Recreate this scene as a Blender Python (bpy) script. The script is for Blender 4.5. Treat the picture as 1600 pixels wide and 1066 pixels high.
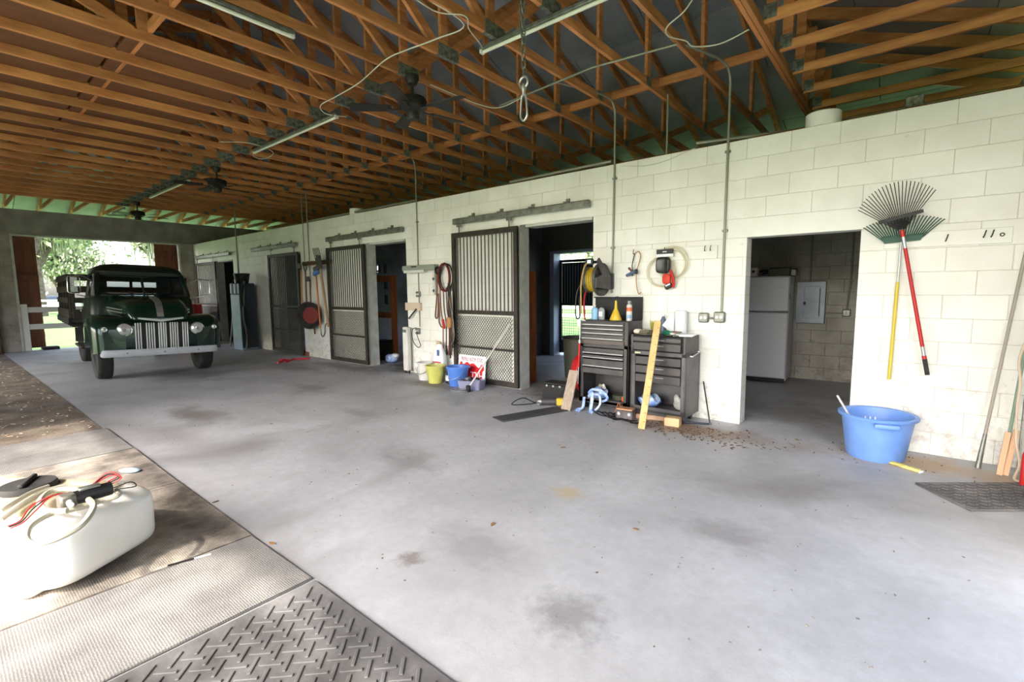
import bpy, bmesh, math, random
from mathutils import Vector, Matrix, Euler
PI = math.pi
R = math.radians
rnd = random.Random(7)
scene = bpy.context.scene
for o in list(bpy.data.objects):
    bpy.data.objects.remove(o)
COL = scene.collection
# ---------------------------------------------------------------- camera
CAM = Vector((0.5936, -5.5961, 1.4981))
YAW, PITCH, ROLL, FPX = R(39.5408), R(-6.0404), R(-0.5085), 751.23
fw = Vector((-math.sin(YAW)*math.cos(PITCH), math.cos(YAW)*math.cos(PITCH), math.sin(PITCH)))
rt0 = Vector((math.cos(YAW), math.sin(YAW), 0))
up0 = rt0.cross(fw)
RT = rt0*math.cos(ROLL) + up0*math.sin(ROLL)
UP = up0*math.cos(ROLL) - rt0*math.sin(ROLL)
cam = bpy.data.cameras.new('camera')
cam.sensor_width = 36.0
cam.lens = 36.0*FPX/1600
cam.clip_start = 0.05
cam.clip_end = 500
camo = bpy.data.objects.new('camera', cam)
COL.objects.link(camo)
M = Matrix((RT, UP, -fw)).transposed().to_4x4()
M.translation = CAM
camo.matrix_world = M
scene.camera = camo
# ---------------------------------------------------------------- world, sun, exposure
scene.view_settings.view_transform = 'Standard'
scene.view_settings.look = 'None'
scene.view_settings.gamma = 1
scene.view_settings.use_curve_mapping = False
scene.view_settings.exposure = 2.08
scene.cycles.max_bounces = 10
scene.cycles.diffuse_bounces = 6
scene.cycles.sample_clamp_indirect = 8
world = bpy.data.worlds.new('sky')
scene.world = world
world.use_nodes = True
wn = world.node_tree.nodes
wl = world.node_tree.links
sky = wn.new('ShaderNodeTexSky')
sky.sky_type = 'NISHITA'
sky.sun_disc = False
sky.sun_elevation = R(43)
sky.sun_rotation = R(180)
sky.air_density = 1.0
sky.dust_density = 4.0
sky.ozone_density = 1.0
hs = wn.new('ShaderNodeHueSaturation')
hs.inputs['Saturation'].default_value = 0.62
wl.new(sky.outputs[0], hs.inputs['Color'])
bgn = wn['Background']
wl.new(hs.outputs[0], bgn.inputs['Color'])
bgn.inputs['Strength'].default_value = 0.32
sun = bpy.data.lights.new('sun', 'SUN')
sun.energy = 1.5
sun.angle = R(1.0)
sun.color = (1.0, 0.94, 0.84)
suno = bpy.data.objects.new('sun', sun)
COL.objects.link(suno)
suno.rotation_euler = Vector((-0.10, 0.745, -0.66)).to_track_quat('-Z', 'Y').to_euler()
def portal(name, loc, sx, sy, direction):
    l = bpy.data.lights.new(name, 'AREA')
    l.shape = 'RECTANGLE'; l.size = sx; l.size_y = sy
    l.cycles.is_portal = True
    o = bpy.data.objects.new(name, l); COL.objects.link(o)
    o.location = loc
    o.rotation_euler = Vector(direction).to_track_quat('-Z', 'Y').to_euler()
portal('sky_portal_side', (-8, -8.75, 1.85), 19.5, 3.7, (0, 1, 0))
portal('sky_portal_near_end', (2.3, -3.2, 1.8), 11, 3.6, (-1, 0, 0))
portal('sky_portal_far_end', (-18.3, -2.2, 1.8), 12, 3.6, (1, 0, 0))

# ---------------------------------------------------------------- measured photo point -> point on a real plane
def on(px, py, axis, v):
    d = fw*FPX + RT*(px-800) + UP*(533-py)
    t = (v-CAM[axis])/d[axis]
    return CAM + d*t
def wl_(px, py, y=0.0): return on(px, py, 1, y)
def fl_(px, py, z=0.0): return on(px, py, 2, z)

# ---------------------------------------------------------------- mesh helpers
class MB:
    def __init__(s): s.v = []; s.f = []
    def add(s, vs, fs, M=None):
        b = len(s.v)
        for p in vs:
            p = Vector(p)
            s.v.append(M @ p if M else p)
        s.f += [tuple(b+i for i in f) for f in fs]
        return s
    def box(s, c, d, r=(0,0,0), ch=0.0):
        M = Matrix.Translation(Vector(c)) @ Euler(r).to_matrix().to_4x4()
        x, y, z = d[0]/2, d[1]/2, d[2]/2
        if ch <= 0:
            vs = [(i*x, j*y, k*z) for i in (-1,1) for j in (-1,1) for k in (-1,1)]
            fs = [(0,1,3,2),(4,6,7,5),(0,4,5,1),(2,3,7,6),(0,2,6,4),(1,5,7,3)]
            return s.add(vs, fs, M)
        ch = min(ch, x*.98, y*.98, z*.98)
        vs = []; ix = {}
        for i in (-1,1):
            for j in (-1,1):
                for k in (-1,1):
                    for a in range(3):
                        p = [i*x, j*y, k*z]
                        for b in range(3):
                            if b != a: p[b] -= (i,j,k)[b]*ch
                        ix[(i,j,k,a)] = len(vs); vs.append(tuple(p))
        fs = []
        for a in range(3):
            b, c2 = (a+1) % 3, (a+2) % 3
            for sg in (-1,1):
                q = []
                for (u, w) in ((-1,-1),(1,-1),(1,1),(-1,1)):
                    key = [0,0,0]; key[a] = sg; key[b] = u; key[c2] = w
                    q.append(ix[(key[0],key[1],key[2],a)])
                fs.append(tuple(q if sg > 0 else q[::-1]))
            for u in (-1,1):
                for w in (-1,1):
                    k1 = [0,0,0]; k1[b] = u; k1[c2] = w
                    k1[a] = -1; p0 = tuple(k1); k1[a] = 1; p1 = tuple(k1)
                    q = [ix[p0+(b,)], ix[p1+(b,)], ix[p1+(c2,)], ix[p0+(c2,)]]
                    fs.append(tuple(q if u*w < 0 else q[::-1])[::-1])
        for i in (-1,1):
            for j in (-1,1):
                for k in (-1,1):
                    q = [ix[(i,j,k,a)] for a in range(3)]
                    fs.append(tuple(q if i*j*k > 0 else q[::-1]))
        return s.add(vs, fs, M)
    def cyl(s, p0, p1, r0, r1=None, n=12, cap=True):
        r1 = r0 if r1 is None else r1
        return s.rings([(p0, r0), (p1, r1)], n, cap)
    def rings(s, pr, n=12, cap=True):
        p0 = Vector(pr[0][0]); p1 = Vector(pr[-1][0])
        d = (p1-p0)
        q = d.to_track_quat('Z', 'Y') if d.length > 1e-9 else Matrix.Identity(3).to_quaternion()
        vs = []
        for (p, r) in pr:
            for i in range(n):
                a = 2*PI*i/n
                vs.append(Vector(p) + q @ Vector((r*math.cos(a), r*math.sin(a), 0)))
        fs = []
        m = len(pr)
        for k in range(m-1):
            for i in range(n):
                j = (i+1) % n
                fs.append((k*n+i, k*n+j, (k+1)*n+j, (k+1)*n+i))
        if cap:
            fs.append(tuple(range(n))[::-1]); fs.append(tuple((m-1)*n+i for i in range(n)))
        return s.add(vs, fs)
    def lathe(s, prof, n=24, M=None, sx=1.0, sy=1.0):
        vs = []; fs = []
        for (r, z) in prof:
            for i in range(n):
                a = 2*PI*i/n
                vs.append((r*math.cos(a)*sx, r*math.sin(a)*sy, z))
        for k in range(len(prof)-1):
            for i in range(n):
                j = (i+1) % n
                fs.append((k*n+i, k*n+j, (k+1)*n+j, (k+1)*n+i))
        if prof[0][0] > 1e-6: fs.append(tuple(range(n))[::-1])
        if prof[-1][0] > 1e-6: fs.append(tuple((len(prof)-1)*n+i for i in range(n)))
        return s.add(vs, fs, M)
    def tube(s, pts, r, n=6, closed=False, r1=None):
        pts = [Vector(p) for p in pts]
        m = len(pts); vs = []; fs = []
        t = (pts[1]-pts[0]).normalized()
        u = t.orthogonal().normalized()
        for k in range(m):
            if closed: tt = (pts[(k+1) % m]-pts[k-1]).normalized()
            elif k == 0: tt = (pts[1]-pts[0]).normalized()
            elif k == m-1: tt = (pts[-1]-pts[-2]).normalized()
            else: tt = (pts[k+1]-pts[k-1]).normalized()
            u = (u - tt*u.dot(tt))
            u = u.normalized() if u.length > 1e-6 else tt.orthogonal().normalized()
            w = tt.cross(u)
            rr = r if r1 is None else r + (r1-r)*k/(m-1)
            for i in range(n):
                a = 2*PI*i/n
                vs.append(pts[k] + u*rr*math.cos(a) + w*rr*math.sin(a))
        for k in range(m if closed else m-1):
            k2 = (k+1) % m
            for i in range(n):
                j = (i+1) % n
                fs.append((k*n+i, k*n+j, k2*n+j, k2*n+i))
        if not closed:
            fs.append(tuple(range(n))[::-1]); fs.append(tuple((m-1)*n+i for i in range(n)))
        return s.add(vs, fs)
    def beam(s, p0, p1, w, h, upv=(0,0,1), ch=0.0):
        p0 = Vector(p0); p1 = Vector(p1); d = p1-p0; L = d.length
        x = d.normalized(); z = Vector(upv); z = (z - x*z.dot(x)).normalized(); y = z.cross(x)
        Mt = Matrix((x, y, z)).transposed().to_4x4(); Mt.translation = (p0+p1)/2
        t = MB(); t.box((0,0,0), (L, w, h), ch=ch)
        return s.add(t.v, t.f, Mt)
    def prism(s, poly, a, b, plane='xz'):
        n = len(poly)
        def P(u, v, d):
            return {'xz': (u, d, v), 'xy': (u, v, d), 'yz': (d, u, v)}[plane]
        vs = [P(u, v, a) for u, v in poly] + [P(u, v, b) for u, v in poly]
        fs = [tuple(range(n)), tuple(range(2*n-1, n-1, -1))]
        for i in range(n):
            j = (i+1) % n
            fs.append((i, i+n, j+n, j))
        return s.add(vs, fs)
    def loft(s, rs, cap=True, closed=True):
        n = len(rs[0]); vs = [p for r in rs for p in r]; fs = []
        for k in range(len(rs)-1):
            for i in range(n if closed else n-1):
                j = (i+1) % n
                fs.append((k*n+i, k*n+j, (k+1)*n+j, (k+1)*n+i))
        if cap:
            fs.append(tuple(range(n))[::-1]); fs.append(tuple((len(rs)-1)*n+i for i in range(n)))
        return s.add(vs, fs)
    def squad(s, c, h, e=0.3, n=24, m=14, rz=0):
        # rounded box as a superellipsoid
        def sp(w, k): return math.copysign(abs(w)**k, w)
        vs = []; fs = []
        for j in range(m+1):
            v = -PI/2 + PI*j/m
            for i in range(n):
                u = 2*PI*i/n
                vs.append((h[0]*sp(math.cos(v), e)*sp(math.cos(u), e), h[1]*sp(math.cos(v), e)*sp(math.sin(u), e), h[2]*sp(math.sin(v), e)))
        for j in range(m):
            for i in range(n):
                i2 = (i+1) % n
                fs.append((j*n+i, j*n+i2, (j+1)*n+i2, (j+1)*n+i))
        return s.add(vs, fs, Matrix.Translation(Vector(c)) @ Matrix.Rotation(rz, 4, 'Z'))
    def mesh(s, name, mat=None, smooth=40):
        me = bpy.data.meshes.new(name)
        me.from_pydata([tuple(p) for p in s.v], [], s.f)
        bm = bmesh.new(); bm.from_mesh(me)
        bmesh.ops.remove_doubles(bm, verts=bm.verts, dist=1e-6) if len(s.v) < 20000 else None
        bmesh.ops.recalc_face_normals(bm, faces=bm.faces) if len(s.v) < 20000 else None
        bm.to_mesh(me); bm.free()
        if smooth:
            me.polygons.foreach_set('use_smooth', [True]*len(me.polygons))
            me.set_sharp_from_angle(angle=R(smooth))
        if mat: me.materials.append(mat)
        me.update()
        return me
    def obj(s, name, mat, parent=None, loc=(0,0,0), rot=(0,0,0), smooth=40, kind=None, label=None):
        return link(name, s.mesh(name, mat, smooth), parent, loc, rot, kind, label)
def link(name, me, parent=None, loc=(0,0,0), rot=(0,0,0), kind=None, label=None):
    o = bpy.data.objects.new(name, me)
    COL.objects.link(o)
    o.location = loc; o.rotation_euler = rot
    if parent: o.parent = parent
    if kind: o['kind'] = kind
    if label: o['label'] = label
    return o
def tag(o, label, cat, group=None, kind=None):
    o['label'] = label; o['category'] = cat
    if group: o['group'] = group
    if kind: o['kind'] = kind
    return o
def thing(name, label, cat, loc=(0,0,0), rz=0.0, group=None, rot=None):
    o = bpy.data.objects.new(name, None)
    o.empty_display_size = 0.1
    COL.objects.link(o)
    o.location = loc
    o.rotation_euler = rot if rot else (0,0,rz)
    return tag(o, label, cat, group)
def struct(name, mb, mat, **k):
    return mb.obj(name, mat, kind='structure', **k)
def copy_tree(o, parent=None):
    c = o.copy(); COL.objects.link(c)
    if parent: c.parent = parent
    for ch in list(o.children): copy_tree(ch, c)
    return c
def smooth_pts(pts, k=6, closed=False):
    P = [Vector(p) for p in pts]; n = len(P); out = []
    for i in range(n if closed else n-1):
        a = P[i-1] if (closed or i > 0) else P[0]
        b = P[i]; c = P[(i+1) % n]; d = P[(i+2) % n] if (closed or i+2 < n) else P[-1]
        for j in range(k):
            t = j/k
            out.append(0.5*((2*b)+(c-a)*t+(2*a-5*b+4*c-d)*t*t+(3*b-a-3*c+d)*t**3))
    if not closed: out.append(P[-1])
    return out
ORD = ['first','second','third','fourth','fifth','sixth','seventh','eighth','ninth','tenth','eleventh','twelfth','thirteenth','fourteenth','fifteenth','sixteenth','seventeenth','eighteenth','nineteenth','twentieth','twenty-first','twenty-second','twenty-third','twenty-fourth','twenty-fifth','twenty-sixth']

# ---------------------------------------------------------------- materials
def lin(c):
    def f(x):
        x /= 255.0
        return x/12.92 if x <= 0.04045 else ((x+0.055)/1.055)**2.4
    return (f(c[0]), f(c[1]), f(c[2]), 1)
MATS = {}
def mat(name, c, rough=0.6, metal=0.0, c2=None, scale=8.0, bump=0.0, bscale=40.0, vary=0.0, stretch=None, coat=0.0, trans=0.0, alpha=1.0, spec=0.5, sss=0.0):
    if name in MATS: return MATS[name]
    m = bpy.data.materials.new(name); m.use_nodes = True
    nt = m.node_tree; N = nt.nodes; L = nt.links
    b = N['Principled BSDF']
    b.inputs['Roughness'].default_value = rough
    b.inputs['Metallic'].default_value = metal
    b.inputs['Base Color'].default_value = lin(c)
    b.inputs['Coat Weight'].default_value = coat
    b.inputs['Transmission Weight'].default_value = trans
    b.inputs['Alpha'].default_value = alpha
    b.inputs['Specular IOR Level'].default_value = spec
    if sss:
        b.inputs['Subsurface Weight'].default_value = sss
        b.inputs['Subsurface Radius'].default_value = (.08, .07, .05)
    tc = N.new('ShaderNodeTexCoord'); mp = N.new('ShaderNodeMapping')
    L.new(tc.outputs['Object'], mp.inputs['Vector'])
    if stretch: mp.inputs['Scale'].default_value = stretch
    out = None
    if c2 is not None:
        nz = N.new('ShaderNodeTexNoise'); nz.inputs['Scale'].default_value = scale; nz.inputs['Detail'].default_value = 6
        L.new(mp.outputs[0], nz.inputs['Vector'])
        cr = N.new('ShaderNodeValToRGB'); cr.color_ramp.elements[0].position = 0.35; cr.color_ramp.elements[1].position = 0.68
        cr.color_ramp.elements[0].color = lin(c2); cr.color_ramp.elements[1].color = lin(c)
        L.new(nz.outputs['Fac'], cr.inputs['Fac']); out = cr.outputs[0]
    if vary:
        oi = N.new('ShaderNodeObjectInfo'); h = N.new('ShaderNodeHueSaturation')
        mr = N.new('ShaderNodeMapRange'); mr.inputs['To Min'].default_value = 1-vary; mr.inputs['To Max'].default_value = 1+vary
        L.new(oi.outputs['Random'], mr.inputs['Value']); L.new(mr.outputs[0], h.inputs['Value'])
        if out: L.new(out, h.inputs['Color'])
        else: h.inputs['Color'].default_value = lin(c)
        out = h.outputs[0]
    if out: L.new(out, b.inputs['Base Color'])
    if bump:
        nb = N.new('ShaderNodeTexNoise'); nb.inputs['Scale'].default_value = bscale; nb.inputs['Detail'].default_value = 4
        L.new(mp.outputs[0], nb.inputs['Vector'])
        bp = N.new('ShaderNodeBump'); bp.inputs['Strength'].default_value = bump; bp.inputs['Distance'].default_value = 0.01
        L.new(nb.outputs['Fac'], bp.inputs['Height']); L.new(bp.outputs[0], b.inputs['Normal'])
    MATS[name] = m
    return m
# concrete floor with stains at world positions
def floor_material():
    m = bpy.data.materials.new('concrete_floor'); m.use_nodes = True
    nt = m.node_tree; N = nt.nodes; L = nt.links; b = N['Principled BSDF']
    g = N.new('ShaderNodeNewGeometry')
    def noise(scale, detail=6, rough=.55, dist=0.0):
        n = N.new('ShaderNodeTexNoise'); n.inputs['Scale'].default_value = scale; n.inputs['Detail'].default_value = detail
        n.inputs['Roughness'].default_value = rough; n.inputs['Distortion'].default_value = dist
        L.new(g.outputs['Position'], n.inputs['Vector']); return n.outputs['Fac']
    def ramp(f, p0, p1, c0, c1):
        r = N.new('ShaderNodeValToRGB'); e = r.color_ramp.elements
        e[0].position = p0; e[1].position = p1; e[0].color = c0; e[1].color = c1
        L.new(f, r.inputs['Fac']); return r.outputs[0]
    def mix(fac, a, c, mode='MIX'):
        x = N.new('ShaderNodeMix'); x.data_type = 'RGBA'; x.blend_type = mode
        if isinstance(fac, float): x.inputs[0].default_value = fac
        else: L.new(fac, x.inputs[0])
        for s_, v in ((6, a), (7, c)):
            if isinstance(v, tuple): x.inputs[s_].default_value = v
            else: L.new(v, x.inputs[s_])
        return x.outputs[2]
    W1 = (1,1,1,1); K = (0,0,0,1)
    col = ramp(noise(1.1, 8, .6, .4), .3, .72, lin((160,161,165)), lin((193,195,200)))
    col = mix(ramp(noise(14, 5, .7), .35, .75, (.0,.0,.0,1), (.35,.35,.35,1)), col, lin((140,137,134)))
    col = mix(ramp(noise(.55, 3, .5, .8), .56, .72, K, (.6,.6,.6,1)), col, lin((112,108,106)))
    col = mix(ramp(noise(60, 3, .8), .66, .76, K, (.4,.4,.4,1)), col, lin((205,203,200)))
    # oil stains and damp patches (centre x, y, radius x, radius y, strength, colour)
    for (x, y, rx, ry, st, c) in [(-6.1,-3.6,1.0,.32,.55,(104,98,92)), (-0.53,-3.83,.26,.24,.5,(118,116,118)), (-2.75,-2.99,.55,.3,.45,(130,129,130)), (-1.32,-3.65,.5,.26,.4,(134,133,134)), (-1.49,-3.99,.12,.1,.6,(120,112,106)),
            (-9.6,-2.6,1.5,.7,.5,(96,94,94)), (-.15,-1.75,.8,.5,.3,(122,118,116)), (-1.28,-2.69,.17,.16,.6,(178,164,128)), (-.5,.9,.9,.9,.45,(98,93,88)),
            (-1.2,-.5,1.2,.36,.7,(134,112,92)), (.75,-.35,1.0,.36,.75,(172,150,124)), (-5.2,-.5,1.2,.35,.6,(112,102,92)), (-8,-.4,1.6,.3,.5,(120,106,94)),
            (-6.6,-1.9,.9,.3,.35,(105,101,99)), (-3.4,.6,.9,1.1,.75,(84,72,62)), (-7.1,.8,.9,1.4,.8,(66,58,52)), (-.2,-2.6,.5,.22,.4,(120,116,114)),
            (-8.9,-1.0,1.2,.4,.4,(110,105,102)), (-4.6,-2.3,.5,.18,.35,(118,113,108))]:
        d = N.new('ShaderNodeVectorMath'); d.operation = 'SUBTRACT'
        L.new(g.outputs['Position'], d.inputs[0]); d.inputs[1].default_value = (x, y, 0)
        s_ = N.new('ShaderNodeVectorMath'); s_.operation = 'MULTIPLY'; L.new(d.outputs[0], s_.inputs[0]); s_.inputs[1].default_value = (1/rx, 1/ry, 0)
        ln = N.new('ShaderNodeVectorMath'); ln.operation = 'LENGTH'; L.new(s_.outputs[0], ln.inputs[0])
        ad = N.new('ShaderNodeMath'); ad.operation = 'MULTIPLY_ADD'; L.new(noise(2.6/max(rx,ry), 5, .65), ad.inputs[0]); ad.inputs[1].default_value = 1.6; L.new(ln.outputs['Value'], ad.inputs[2])
        f = ramp(ad.outputs[0], .95, 1.75, (st,st,st,1), K)
        # ramp clamps at 1, so rescale
        sc_ = N.new('ShaderNodeMath'); sc_.operation = 'MULTIPLY'; sc_.inputs[1].default_value = .5; L.new(ad.outputs[0], sc_.inputs[0])
        r = N.new('ShaderNodeValToRGB'); e = r.color_ramp.elements
        st = min(1, st*1.35); e[0].position = .52; e[1].position = .85; e[0].color = (st,st,st,1); e[1].color = K
        L.new(sc_.outputs[0], r.inputs['Fac'])
        col = mix(r.outputs[0], col, lin(c))
    L.new(col, b.inputs['Base Color'])
    rr = N.new('ShaderNodeMapRange'); L.new(noise(1.7, 4), rr.inputs['Value']); rr.inputs['To Min'].default_value = .38; rr.inputs['To Max'].default_value = .75
    L.new(rr.outputs[0], b.inputs['Roughness'])
    bp = N.new('ShaderNodeBump'); bp.inputs['Strength'].default_value = .25; bp.inputs['Distance'].default_value = .004
    L.new(noise(70, 5, .7), bp.inputs['Height']); L.new(bp.outputs[0], b.inputs['Normal'])
    return m
def block_material(name, c, c2, dirt, dirt_amt):
    m = bpy.data.materials.new(name); m.use_nodes = True
    nt = m.node_tree; N = nt.nodes; L = nt.links; b = N['Principled BSDF']
    b.inputs['Roughness'].default_value = .55
    g = N.new('ShaderNodeNewGeometry')
    n1 = N.new('ShaderNodeTexNoise'); n1.inputs['Scale'].default_value = 2.2; n1.inputs['Detail'].default_value = 7; L.new(g.outputs['Position'], n1.inputs['Vector'])
    r1 = N.new('ShaderNodeValToRGB'); r1.color_ramp.elements[0].position = .35; r1.color_ramp.elements[1].position = .6
    r1.color_ramp.elements[0].color = lin(c2); r1.color_ramp.elements[1].color = lin(c); L.new(n1.outputs['Fac'], r1.inputs['Fac'])
    # scuffs and dirt: more of it low on the wall
    n2 = N.new('ShaderNodeTexNoise'); n2.inputs['Scale'].default_value = 9; n2.inputs['Detail'].default_value = 8; n2.inputs['Roughness'].default_value = .75; L.new(g.outputs['Position'], n2.inputs['Vector'])
    sp = N.new('ShaderNodeSeparateXYZ'); L.new(g.outputs['Position'], sp.inputs[0])
    mr = N.new('ShaderNodeMapRange'); L.new(sp.outputs['Z'], mr.inputs['Value']); mr.inputs['From Min'].default_value = 0; mr.inputs['From Max'].default_value = 1.1; mr.inputs['To Min'].default_value = .16; mr.inputs['To Max'].default_value = 0
    ad = N.new('ShaderNodeMath'); ad.operation = 'ADD'; L.new(n2.outputs['Fac'], ad.inputs[0]); L.new(mr.outputs[0], ad.inputs[1])
    r2 = N.new('ShaderNodeValToRGB'); r2.color_ramp.elements[0].position = .62; r2.color_ramp.elements[1].position = .8
    r2.color_ramp.elements[0].color = (0,0,0,1); r2.color_ramp.elements[1].color = (dirt_amt,)*3+(1,); L.new(ad.outputs[0], r2.inputs['Fac'])
    mx = N.new('ShaderNodeMix'); mx.data_type = 'RGBA'; L.new(r2.outputs[0], mx.inputs[0]); L.new(r1.outputs[0], mx.inputs[6]); mx.inputs[7].default_value = lin(dirt)
    oi = N.new('ShaderNodeObjectInfo'); m2 = N.new('ShaderNodeMapRange'); m2.inputs['To Min'].default_value = .975; m2.inputs['To Max'].default_value = 1.02
    L.new(oi.outputs['Random'], m2.inputs['Value']); h = N.new('ShaderNodeHueSaturation'); L.new(m2.outputs[0], h.inputs['Value']); L.new(mx.outputs[2], h.inputs['Color'])
    L.new(h.outputs[0], b.inputs['Base Color'])
    nb = N.new('ShaderNodeTexNoise'); nb.inputs['Scale'].default_value = 90; nb.inputs['Detail'].default_value = 5; L.new(g.outputs['Position'], nb.inputs['Vector'])
    bp = N.new('ShaderNodeBump'); bp.inputs['Strength'].default_value = .3; bp.inputs['Distance'].default_value = .003
    L.new(nb.outputs['Fac'], bp.inputs['Height']); L.new(bp.outputs[0], b.inputs['Normal'])
    return m
M_FLOOR = floor_material()
M_WHITE = block_material('white_painted_block', (236,236,230), (227,226,218), (120,92,66), .5)
M_MORTAR = mat('white_painted_mortar', (206,203,190), .8)
M_GREY = block_material('grey_block', (170,166,158), (140,136,128), (80,74,66), .6)
M_GMORTAR = mat('grey_mortar', (110,107,102), .85)
M_BEAM = mat('grey_concrete_beam', (164,162,158), .75, c2=(138,136,132), scale=3, bump=.2)
M_WOOD = mat('orange_pine', (204,140,86), .62, c2=(168,106,62), scale=3.2, vary=.18, stretch=(6,1,6), bump=.1, bscale=14)
M_WOODX = mat('orange_pine_x', (204,140,86), .62, c2=(168,106,62), scale=3.2, vary=.18, stretch=(1,6,6), bump=.1, bscale=14)
M_PLY = mat('plywood_deck', (112,70,42), .65, c2=(96,58,34), scale=2.2, stretch=(5,1,1), vary=.06)
M_PLATE = mat('galvanised_plate', (140,142,132), .6, .5, c2=(86,92,84), scale=30)
M_FOIL = mat('foil_sheathing', (160,165,176), .4, .15, c2=(128,134,146), scale=1.6, bump=.15, bscale=5, vary=.12)
M_STEEL = mat('galvanised_steel', (150,152,146), .45, .7, c2=(116,118,112), scale=14)
M_CONDUIT = mat('conduit_grey', (146,146,132), .5, .5)
M_BLACKM = mat('black_metal', (30,29,28), .5, .2, c2=(46,42,38), scale=12)
M_DOORF = mat('dark_door_frame', (40,38,36), .55, .2, c2=(62,54,46), scale=9)
M_BAR = mat('grey_bar', (74,74,70), .5, .2)
M_MESHM = mat('expanded_metal', (104,102,94), .5, .5)
M_JAMB = mat('pale_steel_jamb', (206,208,202), .5, c2=(180,182,176), scale=6)
M_BLUEJ = mat('blue_white_jamb', (176,190,214), .5)
M_BLACKP = mat('black_plastic', (26,26,28), .45, spec=.4)
M_RUBBER = mat('black_rubber', (34,33,33), .8, c2=(52,50,48), scale=10)
M_WIRE = mat('white_wire', (206,204,190), .5)
M_TUBEW = mat('white_lamp_tube', (226,226,214), .35)
M_CHROME = mat('chrome', (215,217,220), .18, .95)
M_GRILLE = mat('grille_white_chrome', (232,234,232), .3, .25)
M_SILVER = mat('satin_silver', (190,192,194), .35, .8)
M_RED = mat('red_paint', (186,30,30), .45)
M_REDH = mat('red_hose', (132,34,30), .55, c2=(92,24,22), scale=10)
M_BLUEB = mat('blue_plastic', (104,146,218), .42, c2=(120,160,226), scale=5)
M_YEL = mat('yellow_plastic', (206,186,66), .45)
M_YELP = mat('pale_yellow_plastic', (206,206,112), .45, c2=(190,188,98), scale=6)
M_WHITEP = mat('white_plastic', (222,222,218), .42, c2=(204,202,194), scale=5)
M_TAN = mat('tan_board', (214,184,140), .65, c2=(190,156,112), scale=5, stretch=(1,1,.2))
M_TANB = mat('grey_brown_board', (172,156,140), .7, c2=(150,134,118), scale=14, stretch=(3,3,.3))
M_BROWN = mat('brown_wood', (122,84,56), .7, c2=(92,60,38), scale=4, stretch=(4,4,.6), bump=.15)
M_HANDLE = mat('ash_handle', (196,146,92), .55, c2=(168,118,70), scale=8)
M_CHEST = mat('charcoal_enamel', (58,58,62), .42, .3, c2=(84,80,78), scale=5, bump=.04)
M_DARK = mat('dark_interior_panel', (24,24,26), .6)
M_GREEN = mat('dark_green_paint', (12,50,38), .26, .25, c2=(8,36,28), scale=2, coat=.5)
M_GREENM = mat('faded_green_paint', (24,42,34), .40, .1, c2=(32,38,32), scale=2.5)
M_GLASS = mat('clear_glass', (190,205,210), .05, trans=1.0, spec=.5)
M_LENS = mat('headlamp_lens', (226,230,228), .12, .55)
M_BLUEBAG = mat('blue_bag', (96,140,214), .4, c2=(196,210,232), scale=16)
M_PAPER = mat('white_paper', (238,240,244), .7)
M_LEAF = mat('brown_leaf', (134,98,60), .8, vary=.25)
# ================================================================ SETTING
C8 = 0.2032
XF, XN = -17.3, 1.36            # inner faces of the far and near end walls
YL, YB = -8.1, 3.5              # open side line, inner face of the back wall
STALL_R = [-2.64, -6.50, -10.36, -14.22]   # right edges of the stall doorways
TRIM_N = [3]
def trim_name():
    TRIM_N[0] += 1
    return 'trim_%d' % TRIM_N[0]
# floors and ground
b = MB(); b.box((-7.9, -2.2, -.1), (19.4, 12.4, .2))
struct('floor', b, M_FLOOR, smooth=0)
M_GRASS = mat('grass', (100,136,70), .9, c2=(76,108,52), scale=.9, bump=.6, bscale=6)
b = MB(); b.box((-20, 0, -.16), (260, 260, .2))
struct('ground', b, M_GRASS, smooth=0)['label'] = 'green lawn outside the barn'
# soil strip on the open side beyond the mats
M_SOIL = mat('littered_soil', (136,124,110), .95, c2=(92,80,68), scale=3, bump=.5, bscale=30)
b = MB()
nx, ny = 44, 16
vs = []; fs = []
for i in range(nx+1):
    for j in range(ny+1):
        x = -6.26 - 10.9*i/nx; y = -8.0 + (8.0-4.47)*j/ny
        e = min(1, min(i, nx-i)/2, min(j, ny-j)/2)
        vs.append((x, y, .004 + e*.012*rnd.random()))
for i in range(nx):
    for j in range(ny):
        a = i*(ny+1)+j; fs.append((a, a+1, a+ny+2, a+ny+1))
b.add(vs, fs)
tag(b.obj('soil_strip', M_SOIL), 'strip of dark soil and leaf litter along the left edge of the concrete', 'soil', kind='stuff')

def litter(name, label, n, region, m, s0, s1, seed, dens=None):
    q = random.Random(seed); b = MB()
    for k in range(n):
        x = q.uniform(region[0], region[1]); y = q.uniform(region[2], region[3])
        if dens: x = (region[0]+region[1])/2 + q.gauss(0, (region[1]-region[0])/5); y = (region[2]+region[3])/2 + q.gauss(0, (region[3]-region[2])/5)
        s = q.uniform(s0, s1)
        b.box((x, y, region[4]+.003), (s*2, s*.7, .004), r=(q.uniform(-.3,.3), q.uniform(-.3,.3), q.uniform(0, PI)))
    tag(b.obj(name, m, smooth=0), label, 'litter', kind='stuff')
litter('leaf_litter', 'scattered leaves and pale chips on the soil strip at the left', 420, (-15,-6.4,-6.4,-4.5,.012), mat('pale_leaf_litter', (150,122,84), .9, c2=(206,196,180), scale=4), .010, .028, 31)
litter('wood_chips', 'scatter of dark chips on the dusty concrete before the storeroom pier', 170, (-1.9,-.2,-1.05,-.25,0), mat('dark_chips', (96,68,46), .9), .006, .018, 32, True)
litter('floor_specks', 'tiny dark specks and crumbs scattered over the open concrete', 260, (-7,1.0,-4.3,-.6,0), mat('speck', (92,84,78), .9, c2=(160,150,140), scale=3), .003, .008, 34)
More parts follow.
